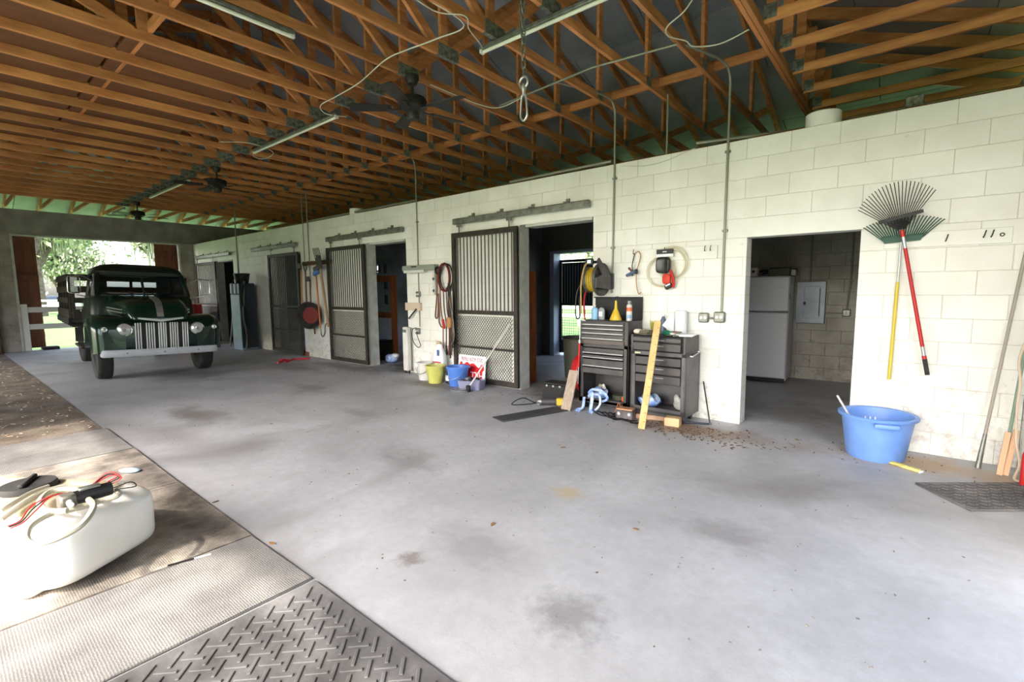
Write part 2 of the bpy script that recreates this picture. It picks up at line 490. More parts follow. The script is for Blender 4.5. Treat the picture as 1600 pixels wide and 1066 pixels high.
litter('floor_grit', 'fine dark grit along the concrete at the foot of the white wall', 260, (-9.5,1.2,-.75,-.08,0), mat('dark_grit', (88,76,66), .9), .004, .012, 33)
# ---------------------------------------------------------------- block walls
BL_MESH = {}
def block_mesh(w, th, m, h=C8):
    key = (round(w, 3), th, m.name, h)
    if key not in BL_MESH:
        BL_MESH[key] = MB().box((0,0,0), (w-.003, th, h-.003), ch=.003).mesh('block', m, smooth=30)
    return BL_MESH[key]
def subtract(iv, cuts):
    out = [iv]
    for (a, c) in cuts:
        n = []
        for (p, q) in out:
            if c <= p or a >= q: n.append((p, q)); continue
            if a - p > .02: n.append((p, a))
            if q - c > .02: n.append((c, q))
        out = n
    return out
def block_wall(root, x0, x1, y, th, openings, lintels, m, along='x', courses=15, limit=300, phase=0.0):
    lst = []
    for i in range(courses):
        z0 = i*C8
        off = (0.0 if (14-i) % 2 == 0 else .2032) + phase
        k0 = math.floor((x0-off)/.4064)
        cuts = [(a, c) for (a, c, zt) in openings if zt > z0+.1]
        lc = [(a, c) for (a, c, il) in lintels if il == i]
        x = off + k0*.4064
        while x < x1:
            iv = (max(x, x0), min(x+.4064, x1)); x += .4064
            if iv[1]-iv[0] < .02: continue
            for (p, q) in subtract(iv, cuts+lc): lst.append((p, q, z0))
        for (a, c) in lc: lst.append((a, c, z0))
    def key(e):
        c = Vector(((e[0]+e[1])/2, y, e[2])) if along == 'x' else Vector((y, (e[0]+e[1])/2, e[2]))
        return (c-CAM).length
    lst.sort(key=key)
    rest = MB()
    for n, (p, q, z0) in enumerate(lst):
        c = ((p+q)/2, y+th/2, z0+C8/2) if along == 'x' else (y+th/2, (p+q)/2, z0+C8/2)
        jit = rnd.uniform(-.0012, .0012)
        if n < limit:
            o = link('block', block_mesh(q-p, th, m), root)
            if along == 'x': o.location = (c[0], c[1]+jit, c[2])
            else: o.location = (c[0]+jit, c[1], c[2]); o.rotation_euler = (0,0,PI/2)
        else:
            rest.box(c, (q-p-.003, th, C8-.003) if along == 'x' else (th, q-p-.003, C8-.003), ch=.003)
    if rest.v: rest.obj('block', m, root, kind='stuff', smooth=30)
def core(x0, x1, y, th, openings, H, m, name, along='x'):
    b = MB(); g = .004
    def bx(a, c, z0, z1):
        if c-a < .01: return
        if along == 'x': b.box(((a+c)/2, y+th/2, (z0+z1)/2), (c-a, th-2*g-.004, z1-z0))
        else: b.box((y+th/2, (a+c)/2, (z0+z1)/2), (th-2*g-.004, c-a, z1-z0))
    cur = x0+g
    for (a, c, zt) in sorted(openings):
        bx(cur, a-g, 0, H-g); bx(a-g, c+g, zt+g, H-g); cur = c+g
    bx(cur, x1-g, 0, H-g)
    return struct(name, b, m, smooth=0)
ZD, ZR = 12*C8, 10*C8
ops = [(-.775, .205, ZR)] + [(r-1.22, r, ZD) for r in STALL_R]
lin_ = [(-.98, .41, 10)] + [(r-1.42, r+.2, 12) for r in STALL_R]
wr = core(XF, XN, 0, .2, ops, 15*C8, M_MORTAR, 'wall_right')
block_wall(wr, XF, XN, 0, .2, ops, lin_, M_WHITE)
# back wall of the barn, with the back doorways of the stalls
opb = [(x, x+1.12, 2.3) for x in (-5.62, -9.48, -13.34)]
wb = core(-17.3, 1.56, YB, .2, opb, 18*C8, M_GMORTAR, 'wall_back')
block_wall(wb, -1.8, .5, YB-.006, .02, [], [], M_GREY, limit=90)
# end walls
ope = [(-4.09, -.40, 15*C8)]
wf = core(-8.2, 3.7, XF-.2, .2, ope, 15*C8, M_GMORTAR, 'wall_far', along='y')
block_wall(wf, -5.2, 0.0, XF-.2, .2, ope, [], M_GREY, along='y', limit=80)
b = MB(); b.box((XF-.1, -2.25, 15*C8+.32), (.204, 11.9, .64), ch=.01)
o = b.obj('beam', M_BEAM, wf)
b = MB(); b.box((XN+.28, -1.25, 1.55), (.05, 2.0, 3.1))  # panel added out of view to hold back daylight on the near wall
struct('near_light_blocker', b, M_BEAM, smooth=0)['label'] = 'added unseen panel cutting the light through the near end opening'
wn_ = core(-.40, 3.7, XN, .2, [], 18*C8, M_MORTAR, 'wall_near', along='y')
block_wall(wn_, -.40, 0.0, XN, .2, [], [], M_WHITE, along='y', courses=18, limit=60)
b = MB(); b.box((XN+.1, -6.1, 1.83), (.2, 4.0, 3.66))
struct('wall_near_side', b, M_GMORTAR, smooth=0)
b = MB(); b.box((XN+.1, -2.25, 3.36), (.2, 3.7, .6))
struct('trim_2', b, M_BEAM, smooth=0)['label'] = 'beam over the near end opening'
# stall partitions
M_PART = mat('pale_partition', (150,152,156), .6, c2=(120,122,126), scale=2)
for i, x in enumerate((-2.2, -6.07, -9.93, -13.8)):
    b = MB()
    if i == 2:      # slotted partition
        sl = [(2.30-.12*0, 2.02, 2.16)]
        ys = []
        pts = [on(590,420,0,x), on(600,420,0,x), on(600,445,0,x), on(600,468,0,x)]
        cols = sorted(set(round(p.y, 2) for p in pts))
        y0, y1 = pts[0].y, pts[1].y
        w = .05
        def seg(ya, yb, za, zb): b.box((x, (ya+yb)/2, (za+zb)/2), (.1, yb-ya, zb-za))
        seg(.2, y0-w, 0, 3.04); seg(y0+w, y1-w, 0, 3.04); seg(y1+w, YB, 0, 3.04)
        z = pts[0].z; seg(y0-w, y0+w, 0, z-.12); seg(y0-w, y0+w, z+.12, 3.04)
        zs = sorted(p.z for p in pts[1:]); cur = 0
        for z in zs: seg(y1-w, y1+w, cur, z-.12); cur = z+.12
        seg(y1-w, y1+w, cur, 3.04)
    else:
        b.box((x, (.2+YB)/2, 1.52), (.15, YB-.2, 3.04))
    struct('wall_partition', b, M_PART, smooth=0)['label'] = 'dividing wall between two stalls'
b = MB(); b.box((.6, 1.85, 1.52), (.15, 3.3, 3.04))
struct('wall_partition', b, M_GREY, smooth=0)['label'] = 'right hand wall of the storeroom'
# unseen boards added over the open-topped stalls to keep them dark
b = MB()
for i in range(12): b.box((-7.95, .34+i*.28, 3.10), (18.4, .272, .03))
struct('ceiling', b, M_PLY, smooth=0)['label'] = 'added unseen board cover that darkens the stalls'
# pale steel jambs
for r in STALL_R:
    b = MB(); b.box((r-1.22+.006, .095, ZD/2), (.014, .215, ZD), ch=.003); b.box((r-.56, .095, ZD-.02), (1.10, .215, .04), ch=.005)
    struct(trim_name(), b, M_JAMB)
b = MB()
for (y, z, dy, dz) in ((-4.09, 1.524, .05, 3.04), (-.40, 1.524, .05, 3.04), (-2.245, 3.03, 3.72, .05)):
    b.box((XF-.02, y, z), (.10, dy, dz), ch=.004)
struct(trim_name(), b, M_JAMB)['label'] = 'white metal trim round the far opening'
# stub on the wall tops
def stub(p0, p1, h, label):
    r = (p1-p0)/2
    b = MB(); b.lathe([(r, 0), (r, h-.01), (r-.012, h), (0, h)], 28)
    tag(b.obj('column_stub', M_WHITE, loc=((p0+p1)/2, r*.9, 15*C8+.001)), label, 'stub')
stub(-.315, -.012, .14, 'short round white concrete stub on top of the wall near the storeroom')
stub(-8.34, -8.05, .12, 'small round white stub far along the top of the wall')
b = MB(); b.box((-7.85, YL, 1.0), (2.9, .2, 2.0)); b.box((-11.85, YL, 2.85), (10.9, .2, 1.7)); b.box((-15.9, YL, 1.0), (2.8, .2, 2.0))  # added out of view; gaps shaped to limit side light in the far aisle
struct('added_wall_left', b, M_GMORTAR, smooth=0)
# posts and header of the open side
M_POST = mat('weathered_post', (124,96,70), .8, c2=(92,70,50), scale=4, stretch=(5,5,.6), bump=.2)
for i, x in enumerate((-2.6, 1.1)):
    b = MB(); b.box((0,0,1.8), (.16, .16, 3.6), ch=.01)
    o = b.obj('wooden_post', M_POST, loc=(x, YL, 0)); tag(o, '%s wooden post of the open side, counted from the far end' % ORD[i], 'post', 'posts of the open side')
b = MB(); b.box((-8, YL, 3.62), (19.2, .10, .24))
struct('trim_3', b, M_WOODX)['label'] = 'header beam on the open side'
b = MB(); b.box((0,0,1.5), (.13,.13,3.0), ch=.01)
tag(b.obj('wooden_post', M_POST, loc=(-17.22, -4.55, 0)), 'brown wooden post standing against the far wall at the photo\'s left edge', 'post')

# ---------------------------------------------------------------- roof
SL = .36; ZB = 3.75; YC = -2.2; HALF = 5.9; XE0, XE1 = -17.5, 1.5
ZT0 = ZB+.13
def top_z(d): return ZT0 + SL*d
RIDGE = top_z(HALF)
panel_root = bpy.data.objects.new('roof', None); COL.objects.link(panel_root); panel_root['kind'] = 'structure'
def clip(poly, f):
    out = []
    for i in range(len(poly)):
        p, q = poly[i], poly[(i+1) % len(poly)]
        a, c = f(p), f(q)
        if a >= 0: out.append(p)
        if a*c < 0:
            t = a/(a-c); out.append((p[0]+(q[0]-p[0])*t, p[1]+(q[1]-p[1])*t))
    return out
OV = .7
def sheath(side):
    # u = position along the eave, s = horizontal distance in from the bearing line
    if side in ('R', 'L'): u0, u1 = XE0-OV, XE1+OV
    else: u0, u1 = YC-HALF-OV, YC+HALF+OV
    s = -OV; row = 0
    while s < HALF-.01:
        s1 = min(s+1.13, HALF)
        u = u0 - (1.22 if row % 2 else 0)
        while u < u1:
            poly = [(u+.006, s+.004), (u+2.434, s+.004), (u+2.434, s1-.004), (u+.006, s1-.004)]
            poly = clip(poly, lambda p: (p[0]-u0) - (p[1]+OV)); poly = clip(poly, lambda p: (u1-p[0]) - (p[1]+OV))
            u += 2.44
            if len(poly) < 3: continue
            def P(p, dz):
                z = top_z(p[1]) + dz
                if side == 'R': return (p[0], YC+HALF-p[1], z)
                if side == 'L': return (p[0], YC-HALF+p[1], z)
                if side == 'F': return (XE0+p[1], p[0], z)
                return (XE1-p[1], p[0], z)
            n = len(poly)
            b = MB(); b.add([P(p, .10) for p in poly]+[P(p, .13) for p in poly], [tuple(range(n)), tuple(range(2*n-1, n-1, -1))]+[(i, i+n, (i+1) % n+n, (i+1) % n) for i in range(n)])
            b.obj('panel', M_FOIL, panel_root, smooth=0)
        s = s1; row += 1
for sd in 'RLFN': sheath(sd)
# weathertight roof skin over the sheets
M_SKIN = mat('roof_skin', (70,70,72), .7)
zr, ze = RIDGE+.15, top_z(-OV)+.15
def cr_(x, y, z): return [(x,y,z),(x,y,z+.02)]
x0, x1, ya, yb = XE0-OV, XE1+OV, YC-HALF-OV, YC+HALF+OV
q_ = {'a':(x0,ya,ze),'b':(x1,ya,ze),'c':(x1,yb,ze),'d':(x0,yb,ze),'e':(XE0+HALF,YC,zr),'f':(XE1-HALF,YC,zr)}
b = MB()
for f_ in ('abfe','cdef','bcf','dae'):
    n = len(f_); lo = [Vector(q_[k]) for k in f_]; hi = [p+Vector((0,0,.02)) for p in lo]
    b.add(lo+hi, [tuple(range(n)), tuple(range(2*n-1,n-1,-1))]+[(i,i+n,(i+1) % n+n,(i+1) % n) for i in range(n)])
b.obj('roof_skin', M_SKIN, panel_root, smooth=0)
# ---------------------------------------------------------------- trusses
TW = .038
def truss_mesh(H):
    """parts of one truss in its own y-z plane (y from the centre line); H = height of the flat top, None for a full peak"""
    parts = []
    zt = lambda y: min(top_z(HALF-abs(y)), H if H else 99)
    parts.append(('bottom_chord', MB().box((0, 0, ZB+.0445), (TW, 2*HALF, .089), ch=.003).mesh('bottom_chord', M_WOOD, 0)))
    yk = HALF - (H-ZT0)/SL if H else 0
    for sg in (-1, 1):
        p0 = (0, sg*(HALF+OV-.05), top_z(-OV+.05)+.03); p1 = (0, sg*yk, zt(yk)+.03)
        parts.append(('top_chord', MB().beam(p0, p1, TW, .12, ch=.003).mesh('top_chord', M_WOOD, 0)))
    if H: parts.append(('top_chord', MB().beam((0, -yk, H+.03), (0, yk, H+.03), TW, .12).mesh('top_chord', M_WOOD, 0)))
    nodes = [0, 1.95, 3.9]
    for y in nodes:
        for sg in ((1,) if y == 0 else (-1, 1)):
            h = zt(y)-(ZB+.06)
            if h > .12: parts.append(('web', MB().box((0, sg*y, ZB+.06+h/2), (TW-.002, .088, h)).mesh('web', M_WOOD, 0)))
    for (a, c) in ((0, 1.95), (1.95, 3.9), (3.9, 5.0)):
        for sg in (-1, 1):
            za = ZB+.06; zc = zt(c)-.02
            if zc-za > .2: parts.append(('web', MB().beam((0, sg*(a+.08), za), (0, sg*(c-.05), zc), TW-.002, .088).mesh('web', M_WOOD, 0)))
    for y in (0.05, 1.95, 3.9):
        w, h = (.27, .115) if abs(y) < 1 else (.13, .10)
        parts.append(('gusset_plate', MB().box((0, y, ZB+.055), (TW+.006, w, h)).mesh('gusset_plate', M_PLATE, 0)))
    return parts
xs = [-.60-.61*k for k in range(25)]
full = None
for k, x in enumerate(xs):
    d = min(x-XE0, XE1-x)
    if d >= HALF:
        if full is None: full = truss_mesh(None)
        pm = full
    else: pm = truss_mesh(top_z(d))
    if k < 13: lb = '%s wooden truss across the aisle, counted from the one above the white stub' % ORD[k]
    else: lb = '%s wooden truss across the aisle, counted from the far opening' % ORD[24-k]
    t = thing('roof_truss', lb, 'truss', (x, YC, 0), 0, 'roof trusses')
    for (n, me) in pm: link(n, me, t)
# second ply of the hip girder truss
t = thing('roof_truss', 'girder truss doubled against the first truss, carrying the short jack trusses', 'truss', (-.60+.042, YC, 0), 0, 'roof trusses')
for (n, me) in truss_mesh(top_z(2.1)): link(n, me, t)
# jack trusses at both ends
def jack(xg, xe, y, label):
    t = thing('jack_truss', label, 'truss', (0, y, 0), 0, 'jack trusses')
    sg = 1 if xe > xg else -1
    L = abs(xe-xg)
    MB().beam((xg, 0, ZB+.0445), (xe, 0, ZB+.0445), TW, .089, ch=.003).obj('bottom_chord', M_WOODX, t, smooth=0)
    MB().beam((xg, 0, top_z(L)+.03), (xe+sg*(OV-.05), 0, top_z(-OV+.05)+.03), TW, .12).obj('top_chord', M_WOODX, t, smooth=0)
    MB().box((xg+sg*.06, 0, ZB+.4), (.088, TW, .62)).obj('web', M_WOODX, t, smooth=0)
    MB().box((xg+sg*.05, 0, ZB+.08), (.10, TW+.006, .12)).obj('gusset_plate', M_PLATE, t, smooth=0)
ny_ = [3.1-.655*k for k in range(16)]
for k, y in enumerate(ny_):
    jack(-.51, XE1, y, '%s short jack truss of the near hip, counted from the stall side' % ORD[k])
    jack(-15.24-.03, XE0, y, '%s short jack truss of the far hip, counted from the stall side' % ORD[k])
# braces on the bottom chords
def brace(p, q, label):
    tag(MB().beam(p, q, .038, .088, ch=.003).obj('brace', M_WOODX, smooth=0), label, 'brace')
zb = ZB+.089+.045
brace((-.5, .05, zb), (-8.0, .05, zb), 'long wooden brace across the truss chords above the white wall')
brace((-8.1, .05, zb), (-15.2, .05, zb), 'far wooden brace across the truss chords, by the stalls')
brace((-3.9, -4.1, zb), (-8.0, -4.1, zb), 'wooden brace across the truss chords near the camera side')
# short blocking between chords
# plywood sheets lying on the chords
for i, x in enumerate((-6.25, -8.70)):
    for j, y in enumerate((-3.62, -4.86, -6.1)):
        if j == 0 and i == 0: y_ = y
        b = MB(); b.box((0,0,0), (2.42, 1.21, .016))
        tag(b.obj('plywood_sheet', M_PLY, loc=(x, y, ZB+.089+.010), smooth=0), '%s sheet of brown plywood lying on the truss chords, %s row' % (('nearer', 'farther')[i], ('inner', 'middle', 'outer')[j]), 'plywood', 'plywood sheets on the trusses')
# ================================================================ FIXED FITTINGS
# sliding stall doors
def sliding_door(x0, x1, z1, label, open_back=False):
    y = -.075; W = x1-x0; f = .075
    t = thing('sliding_stall_door', label, 'door', ((x0+x1)/2, y, .03), 0, 'sliding stall doors')
    H = z1-.03; zm = H*.47
    fr = MB()
    for sx in (-1, 1): fr.box((sx*(W/2-f/2), 0, H/2), (f, .045, H), ch=.004)
    for (z, h) in ((f/2, f), (H-f/2, f), (zm, .06), (H*.235, .032)): fr.box((0, 0, z), (W-2*f, .04, h), ch=.003)
    fr.obj('frame', M_DOORF, t)
    n = 16
    me = MB().cyl((0,0,zm+.02), (0,0,H-f-.005), .011, n=8).mesh('bar', M_BAR)
    for i in range(n): link('bar', me, t, (-W/2+f+(W-2*f)*(i+.5)/n, 0, 0))
    # expanded metal: diamonds of strands
    ms = MB(); w0, w1 = -W/2+f, W/2-f
    dx, dz = .052, .030
    z0, z1_ = f, zm-.03
    nx = int((w1-w0)/dx); nz = int((z1_-z0)/dz)
    for i in range(nx):
        for j in range(nz):
            xa = w0+(i+.5*(j % 2))*dx; za = z0+j*dz
            xb = xa+dx/2; xc = xa-dx/2 if xa-dx/2 > w0-dx else xa
            for xe in (xb, xa-dx/2):
                if w0-.01 <= xe <= w1+.01 and w0-.01 <= xa <= w1+.01:
                    s = .004
                    ms.add([(xa-s, -.004, za), (xa+s, .004, za), (xe+s, .004, za+dz), (xe-s, -.004, za+dz)], [(0,1,2,3)])
    ms.obj('mesh_panel', M_MESHM, t, smooth=0, kind='stuff')
    for sx in (-.38, .38):
        hb = MB(); hb.box((sx*W, 0, H+.05), (.02, .012, .14)); hb.box((sx*W, 0, H+.11), (.10, .02, .04), ch=.004)
        hb.obj('hanger', M_STEEL, t)
    return t
SD = [(-5.21, -3.84, 2.42), (-9.08, -7.68, 2.42), (-11.86, -10.33, 2.42), (-16.98, -15.32, 2.42)]
LBL = ['dark framed sliding stall door with bars above and mesh below, behind the white and red sign', 'barred sliding stall door to the right of the hanging tools', 'barred sliding stall door closed over its doorway, left of the hanging tools', 'furthest barred sliding stall door, behind the truck']
for s, l in zip(SD, LBL): sliding_door(*s, l)
TL = ['box rail above the stall doorway nearest the tool chests', 'box rail above the stall doorway with the wooden post inside', 'box rail above the closed stall door', 'furthest box rail, above the stall door by the truck']
for i, (x0, x1) in enumerate(((-5.16, -2.66), (-9.05, -6.5), (-12.75, -10.4), (-16.85, -14.2))):
    t = thing('door_track', TL[i], 'track', ((x0+x1)/2, -.075, 2.60), 0, 'sliding door rails')
    L = x1-x0
    b = MB(); b.prism([(-.035,-.045), (-.035,.03), (-.02,.045), (.02,.045), (.035,.03), (.035,-.045)], -L/2, L/2, 'yz'); b.obj('rail', M_STEEL, t)
    for k in range(4):
        c = MB(); x = -L/2+L*(.15+.235*k); c.box((x, .03, .05), (.07, .085, .03), ch=.004); c.box((x, .066, .075), (.06, .014, .07)); c.obj('bracket', M_STEEL, t)
# conduits and boxes
def conduit(label, pts, r=.0125, straps=()):
    t = thing('conduit', label, 'conduit')
    MB().tube(pts, r, 8).obj('pipe', M_CONDUIT, t)
    for p in straps:
        MB().box(p, (.06, .02, .025), ch=.003).obj('strap', M_STEEL, t)
    return t
x = -1.0
conduit('grey conduit bending from the rafters down to the outlets beside the storeroom', smooth_pts([(-1.25,-.95,3.80), (-1.12,-.6,3.80), (-1.02,-.2,3.80), (-1.0,-.05,3.72), (-1.0,-.018,3.55)], 5)+[(-1.0,-.016,3.0), (-1.005,-.016,1.235)], straps=[(-1.0,-.012,2.95), (-1.0,-.012,2.12)])
conduit('grey conduit bending from the rafters down behind the hose reel', smooth_pts([(-2.6,-.95,3.80), (-2.48,-.6,3.80), (-2.36,-.2,3.80), (-2.335,-.05,3.72), (-2.335,-.018,3.55)], 5)+[(-2.335,-.016,3.0), (-2.35,-.016,1.45)], straps=[(-2.335,-.012,2.87), (-2.345,-.012,2.02)])
conduit('thin conduit down to the power outlet above the white bucket', smooth_pts([(-6.2,-.5,3.8),(-6.15,-.1,3.78),(-6.15,-.016,3.6)],4)+[(-6.15,-.016,.86)], .011, straps=[(-6.15,-.012,2.7)])
conduit('thin conduit above the hanging garden tools', [(-9.93,-.016,3.75), (-9.93,-.016,1.6)], .014)
conduit('thin bare pipe left of the conduit above the hanging garden tools', [(-10.15,-.016,3.75), (-10.15,-.016,2.2)], .009)
conduit('dark conduit dropping to the tall blue cabinet', [(-13.85,-.016,3.75), (-13.87,-.016,1.7)], .016)
conduit('long conduit along the wall top between the storeroom and the end', [(-1.36,.05,3.12), (-.3,.36,3.13), (.5,.36,3.14)], .02)
conduit('long conduit along the wall top above the second stall door', [(-4.06,.03,3.085), (-2.40,.03,3.10)], .02)
conduit('long conduit along the far wall top', [(-10.0,.03,3.085), (-6.2,.03,3.085)], .02)
MB_ = MB(); MB_.box((0,0,0), (.14,.12,.14), ch=.01)
tag(MB_.obj('junction_box', M_PLATE, loc=(.52,.36,3.17)), 'grey junction box at the end of the pipe on the wall top', 'box')
def outlet(loc, label, m=M_STEEL, s=.055, parent=None, ry=0):
    t = thing('outlet_box', label, 'outlet', loc, ry)
    MB().box((0,-.025,0), (2*s, .05, 2*s), ch=.012).obj('box', m, t)
    for dx in (-.024, .024):
        MB().lathe([(.017,0), (.017,.006), (0,.006)], 12, M=Matrix.Translation((dx*.9,-.05,.0)) @ Matrix.Rotation(PI/2, 4, 'X')).obj('socket', M_WHITEP, t)
    return t
outlet((-1.19,0,1.17), 'left steel outlet box of the pair beside the storeroom doorway')
outlet((-1.02,0,1.18), 'right steel outlet box of the pair, below the conduit', s=.06)
tag(MB().cyl((-1.14,-.025,1.165), (-1.08,-.025,1.165), .011).obj('pipe_nipple', M_STEEL), 'short steel pipe joining the two outlet boxes', 'pipe')
tag(MB().tube(smooth_pts([(-2.25,-.01,3.01),(-1.95,-.012,2.96),(-1.7,-.012,2.97),(-1.45,-.01,3.03),(-1.35,-.0,3.055)],6), .004, 5).obj('cable', M_WIRE), 'thin pale cable sagging just below the wall top', 'cable')
# dark pipe hanging from rafters right of stall (thin)
conduit('thin green conduit rising from the wall top into the rafters', [(-1.72,.1,3.03), (-1.72,.1,3.75)], .012)
# ---------------------------------------------------------------- fluorescent strips
def strip(p, q, label, wires=None):
    t = thing('tube_light', label, 'light')
    p = Vector(p); q = Vector(q)
    MB().beam(p, q, .055, .035, ch=.006).obj('channel', M_STEEL, t)
    d = (q-p).normalized(); dn = Vector((0,0,-.032))
    MB().cyl(p+d*.03+dn, q-d*.03+dn, .016, n=10).obj('tube', M_TUBEW, t)
    for e in (p+d*.015, q-d*.015):
        MB().box(e+Vector((0,0,-.02)), (.03,.05,.05), ch=.004).obj('end_cap', M_WHITEP, t)
    if wires: MB().tube(smooth_pts(wires, 6), .005, 5).obj('cord', M_WIRE, t)
zz = ZB-.025
strip((-3.66,-5.75,zz), (-3.66,-3.38,zz), 'pale tube light strip at the top left, lying along a truss chord')
strip((-2.62,-2.12,zz), (-.22,-2.12,zz), 'tube light strip passing behind the hanging chain', [(-2.6,-2.12,3.72), (-2.55,-2.2,3.72), (-2.45,-2.45,3.72), (-2.35,-2.6,3.73), (-2.5,-2.8,3.74), (-2.45,-3.3,3.74)])
strip((-7.55,-2.1,zz), (-5.12,-2.1,zz), 'middle tube light strip left of the nearest fan', [(-7.5,-2.1,3.73), (-7.8,-2.0,3.70), (-7.7,-1.86,3.68), (-7.3,-1.92,3.70), (-7.2,-2.3,3.73), (-7.5,-2.6,3.74)])
strip((-13.1,-2.1,zz), (-10.5,-2.1,zz), 'tube light strip between the middle fan and the far fan')
strip((-16.6,-2.1,zz), (-15.4,-2.1,zz), 'furthest short tube light strip near the far opening')
# ---------------------------------------------------------------- ceiling fans
def fan(loc, rz, label):
    t = thing('ceiling_fan', label, 'fan', loc, rz, 'ceiling fans')
    MB().lathe([(0,0), (.07,0), (.075,-.03), (.05,-.09), (.018,-.10), (.018,-.10)], 20).obj('canopy', M_BLACKM, t)
    MB().cyl((0,0,-.09), (0,0,-.22), .014).obj('downrod', M_BLACKM, t)
    MB().lathe([(0,-.2), (.05,-.21), (.14,-.235), (.155,-.27), (.15,-.33), (.10,-.36), (.065,-.38), (.065,-.43), (.05,-.45), (0,-.45)], 24).obj('motor_housing', M_BLACKM, t)
    for k in range(5):
        a = 2*PI*k/5
        Mr = Matrix.Rotation(a, 4, 'Z')
        bl = MB(); pl = [(.22,-.052), (.62,-.075), (.655,-.05), (.655,.05), (.62,.075), (.22,.052)]
        tmp = MB(); tmp.prism(pl, -.004, .004, 'xy')
        bl.add(tmp.v, tmp.f, Mr @ Matrix.Translation((0,0,-.34)) @ Matrix.Rotation(R(12), 4, 'X'))
        w = bl.obj('blade', M_BLACKM, t)
        br = MB(); tb = MB(); tb.box((.18,0,-.35), (.16,.03,.008)); br.add(tb.v, tb.f, Mr); br.obj('blade_bracket', M_BLACKM, w)
    return t
f0 = fan((-3.62,-2.12,ZB+.02), R(10), 'black ceiling fan nearest the camera, hanging from a rafter')
fan((-9.25,-2.05,ZB+.02), R(40), 'black ceiling fan in the middle of the aisle')
fan((-14.45,-2.05,ZB+.02), R(20), 'furthest black ceiling fan, in front of the far opening')
for (px, py, a) in ():
    pass
MB_ = MB(); MB_.lathe([(.06,0),(.06,.05),(0,.05)], 16)
tag(MB_.obj('junction_box', M_PLATE, loc=(-3.62,-2.12,ZB-.032)), 'round grey box between the nearest fan and its rafter', 'box')
# ---------------------------------------------------------------- wires on the rafters
def wire(label, pts, r=.006, m=M_WIRE):
    tag(MB().tube(smooth_pts(pts, 6), r, 6).obj('cable', m), label, 'cable')
wire('white cable sagging from the nearest fan toward the chain', [(-3.58,-1.9,3.735), (-3.55,-1.6,3.72), (-3.5,-1.2,3.70), (-3.38,-.98,3.70), (-3.0,-1.0,3.72)])
tag(MB().tube([(-3.4,-.95,3.735), (-2.03,-1.1,3.735), (-1.2,-1.0,3.735)], .011, 8).obj('conduit', M_CONDUIT), 'long thin conduit running under the rafters behind the chain', 'conduit')
wire('white cable curling from the rafter down to the conduit bend', [(-.8,-1.6,3.80), (-.95,-1.5,3.73), (-1.15,-1.36,3.73), (-1.2,-1.2,3.73), (-1.12,-1.0,3.74), (-1.1,-.85,3.74), (-.9,-.74,3.74), (-.64,-.79,3.76)])
wire('white cable draped across the rafters at the top of the aisle', [(-2.45,-3.0,3.76), (-2.46,-2.5,3.74), (-2.8,-2.5,3.735), (-3.2,-2.55,3.735), (-3.5,-2.55,3.74), (-4.1,-2.45,3.72), (-4.64,-2.4,3.73), (-5.05,-2.36,3.74), (-5.2,-2.2,3.72), (-5.15,-1.95,3.74)])
# ---------------------------------------------------------------- chain with snap hook
t = thing('hanging_chain', 'steel chain with a swivel and snap hook hanging from the rafters', 'chain', (-1.9,-2.4,0))
def link_mesh(h, w, r):
    pts = []
    for i in range(16):
        a = 2*PI*i/16
        pts.append((math.cos(a)*w, 0, math.sin(a)*w + (h if math.sin(a) > 1e-6 else -h if math.sin(a) < -1e-6 else 0)))
    return MB().tube(pts, r, 6, closed=True).mesh('chain_link', M_STEEL)
lm = link_mesh(.022, .018, .0055)
z = 3.90
for i in range(11):
    link('chain_link', lm, t, (0,0,z-i*.060), (0,0,PI/2*(i % 2)))
for i in range(6):
    link('chain_link', lm, t, (-.04,.03,3.86-i*.060), (0,0,PI/2*(i % 2)+.4))
zb_ = z-11*.060
MB().cyl((0,0,zb_+.04), (0,0,zb_-.05), .007).obj('swivel_pin', M_STEEL, t)
pts = [(math.cos(a)*.042, 0, zb_-.085+math.sin(a)*.042) for a in [2*PI*i/20 for i in range(20)]]
MB().tube(pts, .010, 7, closed=True).obj('swivel_ring', M_SILVER, t)
MB().rings([((0,0,zb_-.10), .018), ((0,0,zb_-.13), .025), ((0,0,zb_-.16), .014), ((0,0,zb_-.19), .014)], 14).obj('swivel_body', M_SILVER, t)
pts = [(x*1.7, 0, zb_-.275+zq*1.6) for x, zq in ((0,.06),(.012,.05),(.02,-.03),(.014,-.055),(0,-.065),(-.014,-.055),(-.02,-.03),(-.012,.05))]
MB().tube(smooth_pts(pts, 4, True), .0085, 7, closed=True).obj('snap_hook', M_SILVER, t)

# ---------------------------------------------------------------- storeroom: fridge, panel, conduits
t = thing('refrigerator', 'white top freezer refrigerator in the storeroom', 'refrigerator', (-1.22, 2.80, 0), R(3))
M_FRIDGE = mat('fridge_white', (206,208,216), .35)
MB().box((0,.315,.86), (.78,.55,1.64), ch=.012).obj('cabinet', M_FRIDGE, t)
MB().box((0,0,.60), (.78,.07,1.04), ch=.02).obj('door', M_FRIDGE, t)
MB().box((0,0,1.405), (.78,.07,.545), ch=.02).obj('freezer_door', M_FRIDGE, t)
MB().box((0,.02,1.127), (.76,.05,.012)).obj('door_seal', M_RUBBER, t)
MB().box((0,.05,.045), (.74,.06,.07)).obj('kick_grille', M_DARK, t)
for sx in (-.33,.33): MB().cyl((sx,.1,0), (sx,.1,.05), .02).obj('foot', M_DARK, t)
MB().squad((.385,.03,1.36), (.012,.018,.045), .5).obj('side_handle', M_DARK, t)
MB().lathe([(.01,0),(.01,.004),(0,.004)], 10, M=Matrix.Translation((-.17,-.035,1.47)) @ Matrix.Rotation(PI/2,4,'X')).obj('magnet', M_DARK, t)
